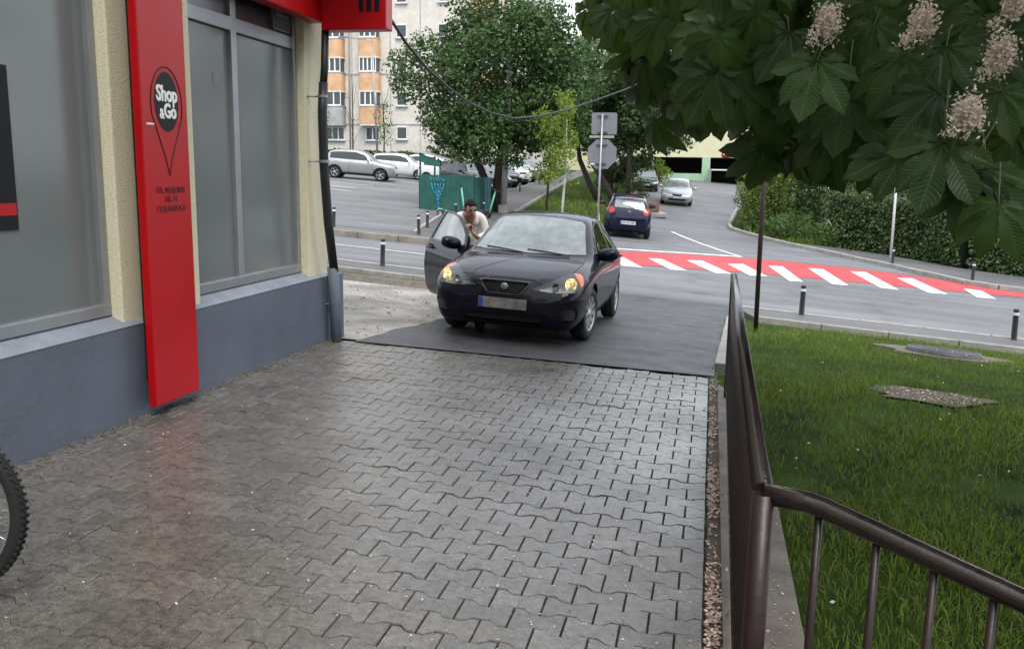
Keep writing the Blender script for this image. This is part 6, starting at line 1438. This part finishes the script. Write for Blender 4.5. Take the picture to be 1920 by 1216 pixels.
bush('tall_shrub', 'dark shrub rising behind the left end of the clipped hedge', 7.4, 39.5, (0, 0, 2.2), (2.2, 1.8, 2.2), 60, 280, .14, M_LFD, 'shrub', (.4, .8))
bush('low_shrub', 'leafy shrub filling the tip of the street corner', 1.75, 39.6, (0, 0, 1.0), (.8, 1.2, 1.2), 34, 380, .12, M_LFL, 'shrub', (.25, .5))
bush('low_shrub', 'low weedy green bushes along the kerb at the street corner', 2.9, 36.8, (0, 0, .45), (1.3, .8, .6), 34, 420, .12, M_LFM, 'shrub', (.2, .4))
bush('low_shrub', 'low bush before the left end of the clipped hedge', 4.4, 34.9, (0, 0, .4), (.9, .6, .5), 24, 420, .11, M_LFM, 'shrub', (.2, .35))
for lab, x, y, c0, rad, n in [('dark tree far behind the shrubs at the street corner', 5.5, 60, (0, 0, 5), (4, 3, 4.5), 70), ('dark tree far behind the clipped hedge', 13, 56, (0, 0, 6), (5.5, 4, 5.0), 90), ('dark tree at the far right behind the hedge', 21, 48, (0, 0, 6), (5.5, 4, 5.5), 90)]:
    tree('broadleaf_tree', lab, x, y, [([(0, 0, -.1), (.1, 0, 2), (0, 0, 5)], [.25, .2, .12])], [], clump_set(c0, rad, n, .7, 1.3, .3), 130, .26, M_LFD)
box_hedge('flats_hedge', 'low hedge along the foot of the flats', [(-46, 66.8), (-20, 66.8)], 1.4, 1.1, 60, .22, M_LFD)

# ------------------------------------------------------------------ lawn
M_BLADE = leaf_mat('grass_blade', (.038, .066, .010), (.185, .245, .048), .3, .45)
def blades(name, label, region, dens, h0, h1, lean, w, parent=None, zf=None, m=None, keep=None):
    P = []
    for (x0, x1, y0, y1, d) in region:
        n = int((x1 - x0) * (y1 - y0) * d * dens); P.append(np.stack([RNG.uniform(x0, x1, n), RNG.uniform(y0, y1, n)], 1))
    P = np.concatenate(P)
    patch = .5 + .5 * np.sin(P[:, 0] * 1.9 + 1.3 * np.sin(P[:, 1] * 1.3)) * np.sin(P[:, 1] * 1.6 + np.sin(P[:, 0] * 2.2) + .6)
    if keep is not None: k = keep(P); P = P[k]; patch = patch[k]
    sel = RNG.random(len(P)) < .45 + .55 * patch; P = P[sel]; patch = patch[sel]; n = len(P)
    z = np.array([G(float(a), float(b)) for a, b in P]) - .045
    B = np.concatenate([P, z[:, None]], 1); H = RNG.uniform(h0, h1, n) * (.55 + .75 * patch); a = RNG.uniform(0, 2 * PI, n); t = RNG.uniform(0, 2 * PI, n)
    side = np.stack([np.cos(a), np.sin(a), 0 * a], 1) * (w * RNG.uniform(.6, 1.4, n))[:, None]; ln = np.stack([np.cos(t), np.sin(t), 0 * t], 1) * (H * RNG.uniform(.1, lean, n))[:, None]; upv = np.zeros((n, 3)); upv[:, 2] = H
    mid = B + upv * .55 + ln * .35; tip = B + upv * RNG.uniform(.75, 1.0, n)[:, None] + ln * 1.25
    Q = np.stack([B - side, B + side, mid + side * .8, mid - side * .8], 1); T = np.stack([mid - side * .8, mid + side * .8, tip, tip], 1)
    V_ = np.concatenate([Q, np.stack([T[:, 0], T[:, 1], tip + side * .1, tip - side * .1], 1)], 0); r = RNG.random(n) * .75 + .25 * patch
    o = link(name, np_mesh(name, V_, 4, np.concatenate([r, np.minimum(1, r * 1.15)]), m or M_BLADE)); setp(o, label, 'grass', kind='stuff'); return o
def lawn_keep(P):
    wob = .35 * np.sin(P[:, 0] * 9 + 2 * np.sin(P[:, 1] * 5)) + .3 * np.sin(P[:, 1] * 11 + P[:, 0] * 4)
    a = RNG.random(len(P)) < np.clip((((P[:, 0] - 3.1) / .78) ** 2 + ((P[:, 1] - 12.25) / .62) ** 2 + wob - .62) * 1.8, .0, 1)
    b = RNG.random(len(P)) < np.clip((((P[:, 0] - 1.95) / .50) ** 2 + ((P[:, 1] - 8.1) / .42) ** 2 + wob - .35) * 1.3, .06, 1)
    c_ = P[:, 0] > .45 + .0 * P[:, 1]
    return a & b & c_
blades('lawn_grass', 'short bright green lawn grass right of the railing', [(.44, 3.6, 2.42, 5.0, 2600), (.44, 5.5, 5.0, 8.5, 1500), (.3, 8.5, 8.5, 14.22, 900), (8.5, 20, 8, 14.2, 120)], 1, .035, .088, .8, .0028, keep=lawn_keep)
blades('verge_weeds', 'weeds in the gutter at the end of the paved path', [(.06, .34, 7.0, 8.4, 900), (.2, .6, 8.4, 14.4, 160), (-3.58, -3.4, 6.8, 7.75, 260), (.06, .13, 3.0, 7.0, 160)], 1, .04, .15, .9, .0040, keep=lambda P: RNG.random(len(P)) < .8)
blades('strip_grass', 'rough grass on the strip under the far trees', [(-9.5, -4.2, 26, 45, 70), (-10.5, -5, 45, 64, 25), (1.0, 5, 33.5, 39, 60)], 1, .10, .28, .7, .014, keep=lambda P: (P[:, 0] > np.interp(P[:, 1], [22, 28, 34.5, 43, 64], [-5.6, -6.2, -8.0, -8.7, -10.6]) + .15) & ((P[:, 0] < np.interp(P[:, 1], [25, 30, 37, 41, 45, 50, 58, 70], [-4.5, -4.2, -4.1, -3.4, -3.8, -4.4, -5.4, -6.5]) - .15) | (P[:, 0] > np.interp(P[:, 1], [32, 34.45, 36.4, 37.8, 39.7], [4.4, 2.6, 1.66, 1.0, .95]))))
# bare patch of soil, petals, dandelion clocks
bpm = sheet('bare_patch', [(1.95 + (.50 + .1 * math.sin(3 * a + 1) + .06 * math.sin(7 * a)) * math.cos(a), 8.1 + (.42 + .07 * math.sin(4 * a)) * math.sin(a)) for a in [2 * PI * k / 20 for k in range(20)]], -.03, mat('gravel_soil', (.10, .075, .055), .9, var=.4, vscale=20, bump=.8, bscale=40, world=True, fine=.4, fscale=80), .3)
def flakes(name, label, P, size, m, dz=.004):
    n = len(P); z = np.array([G(float(a), float(b)) for a, b in P]) + dz
    N_ = RNG.normal(size=(n, 3)) * .3 + np.array([0, 0, 1.]); V_ = leaves(np.concatenate([P, z[:, None] + RNG.uniform(0, .006, n)[:, None]], 1), N_, size, .7, .08)
    o = link(name, np_mesh(name, V_, 4, RNG.random(n), m)); setp(o, label, 'petals', kind='stuff'); return o
M_PETAL = leaf_mat('fallen_petal', (.28, .15, .10), (.80, .66, .60), .1, .7, (1, 1, 1)); M_PETW = leaf_mat('pale_petal', (.55, .50, .44), (.75, .70, .64), .1, .7, (1, 1, 1))
k = 3200; g_ = np.stack([np.abs(RNG.normal(0, .045, k)) + .065, RNG.uniform(1.9, 7.6, k)], 1); g_ = g_[(g_[:, 0] < .30) & (RNG.random(k) < .3 + .7 * (np.sin(g_[:, 1] * 4.3) > -.2)) & (RNG.random(k) < np.interp(g_[:, 1], [2, 4.5, 7.6], [1, .8, .2]))]
flakes('gutter_petals', 'fallen pink and brown petals in the gutter by the railing', g_, .021, M_PETAL, .002)
k = 420; g_ = np.stack([.06 - np.abs(RNG.normal(0, .7, k)), RNG.uniform(2.4, 7.5, k)], 1); g_ = g_[g_[:, 0] > -3.4]
flakes('scattered_petals', 'pale petals scattered over the pavers', np.concatenate([g_, np.stack([RNG.uniform(-3.5, 0, 150), RNG.uniform(2.4, 6.5, 150)], 1)]), .013, M_PETW)
k = 260; flakes('edge_petals', 'petals lying on the concrete edge under the railing', np.stack([RNG.uniform(.15, .42, k), RNG.uniform(2.2, 5.0, k)], 1), .015, M_PETAL, .026)
k = 160; flakes('lawn_petals', 'white petals and dandelion heads in the lawn', np.stack([RNG.uniform(.5, 5.5, k), RNG.uniform(2.6, 13, k)], 1), .022, M_PETW, .05)
k = 260; a = RNG.uniform(0, 2 * PI, k); r = np.sqrt(RNG.random(k)) * .44; flakes('bare_patch_gravel', 'small stones and petals on the bare patch in the lawn', np.stack([1.95 + r * np.cos(a), 8.1 + r * .85 * np.sin(a)], 1), .024, M_PETAL, -.024)
k = 900; g_ = np.stack([RNG.uniform(-9, -3.0, k), RNG.uniform(8.0, 14.1, k)], 1); flakes('apron_litter', 'dirt and small stones strewn over the broken concrete by the shop corner', g_, .035, leaf_mat('apron_dirt', (.05, .04, .03), (.26, .22, .18), .05, .9, (1, 1, 1)), .008)
k = 500; flakes('wall_foot_litter', 'dirt and petals along the foot of the shop wall', np.stack([-3.54 + np.abs(RNG.normal(0, .05, k)), RNG.uniform(2.8, 7.6, k)], 1), .018, leaf_mat('litter', (.035, .03, .022), (.20, .17, .13), .05, .8, (1, 1, 1)))

# ------------------------------------------------------------------ horse chestnut branch overhead
def chestnut_mat():
    m = bpy.data.materials.new('chestnut_leaf'); m.use_nodes = True; t = m.node_tree; N = t.nodes; lk = t.links.new; b = N['Principled BSDF']; o = N['Material Output']
    uv = N.new('ShaderNodeUVMap'); sp_ = N.new('ShaderNodeSeparateXYZ'); lk(uv.outputs['UV'], sp_.inputs[0])
    def M_(op, a, c=None):
        x = N.new('ShaderNodeMath'); x.operation = op
        for i, v in enumerate((a, c)):
            if v is None: continue
            if isinstance(v, (int, float)): x.inputs[i].default_value = v
            else: lk(v, x.inputs[i])
        return x.outputs[0]
    au = M_('ABSOLUTE', M_('SUBTRACT', sp_.outputs['X'], .5)); ph_ = M_('SINE', M_('MULTIPLY', M_('SUBTRACT', sp_.outputs['Y'], M_('MULTIPLY', au, .32)), 2 * PI * 15)); vein = M_('POWER', M_('MAXIMUM', ph_, 0), 6)
    mid = M_('LESS_THAN', au, .022); oi = N.new('ShaderNodeObjectInfo')
    x = N.new('ShaderNodeMix'); x.data_type = 'RGBA'; x.inputs['A'].default_value = (.015, .040, .013, 1); x.inputs['B'].default_value = (.050, .105, .029, 1); lk(oi.outputs['Random'], x.inputs['Factor'])
    y = N.new('ShaderNodeMix'); y.data_type = 'RGBA'; lk(M_('MAXIMUM', M_('MULTIPLY', vein, .25), M_('MULTIPLY', mid, .7)), y.inputs['Factor']); lk(x.outputs['Result'], y.inputs['A']); y.inputs['B'].default_value = (.12, .19, .06, 1)
    lk(y.outputs['Result'], b.inputs['Base Color']); b.inputs['Roughness'].default_value = .42; b.inputs['Specular IOR Level'].default_value = .4
    bp = N.new('ShaderNodeBump'); bp.inputs['Strength'].default_value = .6; bp.inputs['Distance'].default_value = .004; bp.invert = True; lk(vein, bp.inputs['Height']); lk(bp.outputs['Normal'], b.inputs['Normal'])
    tr = N.new('ShaderNodeBsdfTranslucent'); tr.inputs['Color'].default_value = (.10, .185, .016, 1); ms = N.new('ShaderNodeMixShader'); ms.inputs[0].default_value = .33; lk(b.outputs[0], ms.inputs[1]); lk(tr.outputs[0], ms.inputs[2]); lk(ms.outputs[0], o.inputs['Surface'])
    return m
M_CHL = chestnut_mat(); M_STEM = mat('green_stem', (.07, .10, .03), .55, var=.2, vscale=10)
def palmate(seed, droop):
    rr = random.Random(seed); V, F, UV = [], [], []; nl, nw = 9, 6
    for ang, ln in ((0, .195), (34, .19), (-34, .185), (70, .155), (-70, .15), (112, .095), (-110, .09)):
        a = math.radians(ang + rr.uniform(-6, 6)); ln *= rr.uniform(.92, 1.08); wd = ln * .40 * rr.uniform(.92, 1.08); dr = droop * rr.uniform(.7, 1.3); ph_ = rr.uniform(0, 6); b0 = len(V); tw = rr.uniform(-.25, .25)
        for i in range(nl + 1):
            t = i / nl; w = wd * (math.sin(PI * min(1, t ** 1.55)) ** .85 + .03) * (1.0 if t < .97 else .15)
            for j in range(nw + 1):
                s_ = j / nw * 2 - 1; l = t * ln; y = s_ * w / 2; z = -dr * ln * t * t * .8 + abs(s_) * w * .16 + .006 * math.sin(t * 11 + ph_) * abs(s_) + tw * y * t
                er = .006 * (1 if (i % 2) else -1) * (abs(s_) > .9) * (0 < i < nl)
                V.append((math.cos(a) * (l + er) - math.sin(a) * y, math.sin(a) * (l + er) + math.cos(a) * y, z)); UV.append((j / nw, t))
        for i in range(nl):
            for j in range(nw): q = b0 + i * (nw + 1) + j; F.append((q, q + nw + 1, q + nw + 2, q + 1))
    me = mkmesh('leaf', V, F, M_CHL, True); ul = me.uv_layers.new(name='UVMap')
    for lp_ in me.loops: ul.data[lp_.index].uv = UV[lp_.vertex_index]
    return me
PALM = [palmate(s_, d) for s_, d in ((1, .25), (2, .45), (3, .7), (4, 1.0), (5, .35), (6, 1.3))]
ch = thing('chestnut_tree', 'horse chestnut whose leafy flowering boughs hang into the upper right', 'tree', (3.9, 3.2, G(3.9, 3.2)))
CH0 = Vector(ch.location)
def put_leaf(px_, py_, d, ang, tilt, s_=1.0, mesh=None, roll=0.):
    """leaf hub at a bearing and distance; ang = way the middle leaflet points as seen from the path (0 right, 90 up)"""
    p = on_depth(px_, py_, d); a = math.radians(ang); X = _r * math.cos(a) + _u * math.sin(a); T = -ray(px_, py_).normalized()
    Nn = (T * math.cos(tilt) + Vector((0, 0, 1)) * math.sin(tilt) + _r * roll).normalized(); X = (X - Nn * X.dot(Nn)).normalized(); Yv = Nn.cross(X)
    M = Matrix((X * s_, Yv * s_, Nn * s_)).transposed().to_4x4(); M.translation = p - CH0
    o = link('leaf', mesh or random.choice(PALM), ch); o.matrix_local = M; return p
def inside_frame(p): q = ndc(*p); return q
FG = [(1532, 115, 2.75, 258, .5, 1.0), (1695, 104, 2.7, 235, .5, 1.0), (1774, 89, 2.7, 262, .55, 1.0), (1760, 175, 2.6, 215, .5, 1.0), (1589, 172, 2.9, 262, .35, 1.1), (1769, 268, 2.5, 255, .45, 1.08), (1851, 318, 2.5, 268, .5, .95), (1695, 282, 2.7, 200, .55, .95), (1808, 150, 2.75, 300, .5, .8), (1876, 172, 2.6, 275, .5, .8), (1885, 60, 2.8, 250, .5, 1.0), (1640, 45, 2.9, 262, .4, 1.0), (1480, 60, 3.0, 240, .4, 1.0), (1660, 215, 2.9, 285, .4, .9), (1560, 235, 3.0, 255, .3, 1.0), (1640, 250, 2.9, 268, .3, .9), (1872, 385, 2.35, 250, .3, .75), (1820, 330, 2.5, 250, .4, .9)]
stems = MB(); fl_pts = []
for f_ in FG:
    p = put_leaf(*f_[:4], f_[4], f_[5], random.choice(PALM[:4])); q = p + (_r * random.uniform(.0, .12) + Vector((0, 0, 1)) * random.uniform(.10, .2) + _f * random.uniform(.05, .2)); stems.tube([p - CH0, (p + q) / 2 + Vector((0, 0, .02)) - CH0, q - CH0], [.0022, .0025, .003], 6)
region = [(1068, -40), (1960, -40), (1960, 430), (1890, 420), (1800, 372), (1725, 335), (1650, 300), (1600, 318), (1560, 300), (1500, 318), (1440, 300), (1400, 300), (1340, 285), (1290, 262), (1245, 250), (1215, 205), (1165, 130), (1110, 75)]
cnt = 0
while cnt < 200:
    x, y = random.uniform(1050, 1960), random.uniform(-90, 400)
    if not inpoly((x, y + (98 if x > 1400 else 118 if x > 1240 else 85)), region): continue
    if 1395 < x < 1455 and 130 < y < 240: continue
    d = random.uniform(2.95, 4.9) if x > 1330 else random.uniform(3.6, 5.6)
    put_leaf(x, y, d, 268 + random.gauss(0, 38), random.uniform(.05, .75), random.uniform(.8, 1.1), None, random.uniform(-.5, .5)); cnt += 1
# more of the bough behind, one mesh; deep shade put into its leaf colour
FV, FR = [], []
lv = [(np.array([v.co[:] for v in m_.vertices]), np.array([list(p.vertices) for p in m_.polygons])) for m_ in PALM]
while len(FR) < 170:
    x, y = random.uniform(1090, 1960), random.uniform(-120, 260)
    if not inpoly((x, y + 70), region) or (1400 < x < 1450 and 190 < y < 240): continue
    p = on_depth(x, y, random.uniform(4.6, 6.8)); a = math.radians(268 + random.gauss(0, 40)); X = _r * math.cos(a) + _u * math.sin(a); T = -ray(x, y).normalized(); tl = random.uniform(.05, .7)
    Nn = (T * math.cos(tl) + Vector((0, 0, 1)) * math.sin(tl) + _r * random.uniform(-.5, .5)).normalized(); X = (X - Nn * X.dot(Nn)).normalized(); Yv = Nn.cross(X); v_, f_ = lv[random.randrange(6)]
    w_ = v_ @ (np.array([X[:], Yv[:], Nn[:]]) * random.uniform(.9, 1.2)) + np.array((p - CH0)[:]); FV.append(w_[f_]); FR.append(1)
V_ = np.concatenate(FV); o = link('far_leaves', np_mesh('far_leaves', V_, 4, RNG.random(len(V_)), leaf_mat('chestnut_leaf_shaded', (.010, .025, .008), (.020, .048, .014), .3)), ch); o['kind'] = 'stuff'
# single leaflets and leaves hanging along the lower fringe
for x, y, d in [(1232, 225, 4.6), (1160, 40, 4.6), (1105, 15, 4.8), (1258, 180, 4.6), (1300, 190, 4.2), (1335, 185, 4.2), (1410, 240, 3.6), (1428, 275, 3.6), (1496, 275, 3.6), (1548, 290, 3.6), (1600, 240, 3.5), (1375, 165, 3.8), (1195, 90, 4.8), (1640, 270, 3.4), (1280, 160, 4.4), (1210, 150, 4.7)]:
    put_leaf(x, y, d, 270 + random.gauss(0, 14), random.uniform(-.1, .2), random.uniform(.85, 1.05), PALM[5], random.uniform(-.6, .6))
stems.build('leaf_stalks', M_STEM, ch)['kind'] = 'stuff'
M_FLW = leaf_mat('chestnut_flower', (.74, .60, .50), (.92, .86, .78), .25, .6, (1.1, 1, .95))
for px_, py_, d, w_, h_ in [(1553, 42, 2.7, .055, .075), (1729, 42, 2.6, .055, .075), (1878, 102, 2.5, .055, .08), (1815, 213, 2.42, .058, .075), (1900, 12, 2.6, .04, .05), (1290, 205, 4.4, .025, .04)]:
    c_ = on_depth(px_, py_, d); n = 900; P = np.array(c_) + RNG.normal(size=(n, 3)) * np.array([w_ * .33, w_ * .33, h_ * .33]); P = np.concatenate([P, np.array(c_) + RNG.normal(size=(60, 3)) * .012 + np.array([-.045, -.01, -.05])])
    V_ = leaves(P, RNG.normal(size=(len(P), 3)), .0125, .5, .2) - np.array(CH0)[None, None, :]; link('flower', np_mesh('flower', V_, 4, RNG.random(len(V_)), M_FLW), ch)['kind'] = 'stuff'
    q = c_ + Vector((-.04, .02, -.13)); MB().tube([c_ - CH0, q - CH0], .003, 6).build('flower_stalk', M_STEM, ch)
# trunk, boughs; unseen crown shaped to shade the lawn, leaving sky for paving sheen
mb = MB(); limb(mb, (0, 0, -.2), (-.1, 0, 3.6), .24, .17, 6, .05, 12); mb.build('trunk', M_BARK, ch)
mb = MB()
for e in [(-1.6, .2, 4.6), (-2.6, 1.0, 3.3), (1.5, 1, 5.5), (0, -1.5, 5.8), (-.8, 1.6, 5.6), (-3.4, 2.4, 3.6), (-2.2, -.6, 3.2)]: limb(mb, (-.1, 0, 3.0), e, .09, .02, 7, .25, 8)
mb.build('boughs', M_BARK, ch)
cl_ = []
while len(cl_) < 300:
    d = RNG.normal(size=3); d /= np.linalg.norm(d); p = np.array([-.3, .6, 5.6]) + d * np.array([4.3, 4.3, 2.9]) * RNG.uniform(.2, 1) ** .5
    w = Vector(p) + CH0; r_ = RNG.uniform(.45, .8); ok_ = w.z - r_ > 2.45
    if (w - CAM_POS).dot(_f) > .2:
        q = ndc(w.x, w.y, w.z - r_)
        if (q[1] > -60 and q[0] < 2100) or (q[0] < 1420 and q[1] > -900) or q[0] < 1100: ok_ = False
    if ok_ : cl_.append((p, r_))
V_ = crown(cl_, 190, .19, .5, .5); o = link('crown', np_mesh('crown', V_, 4, RNG.random(len(V_)), M_LFD), ch)
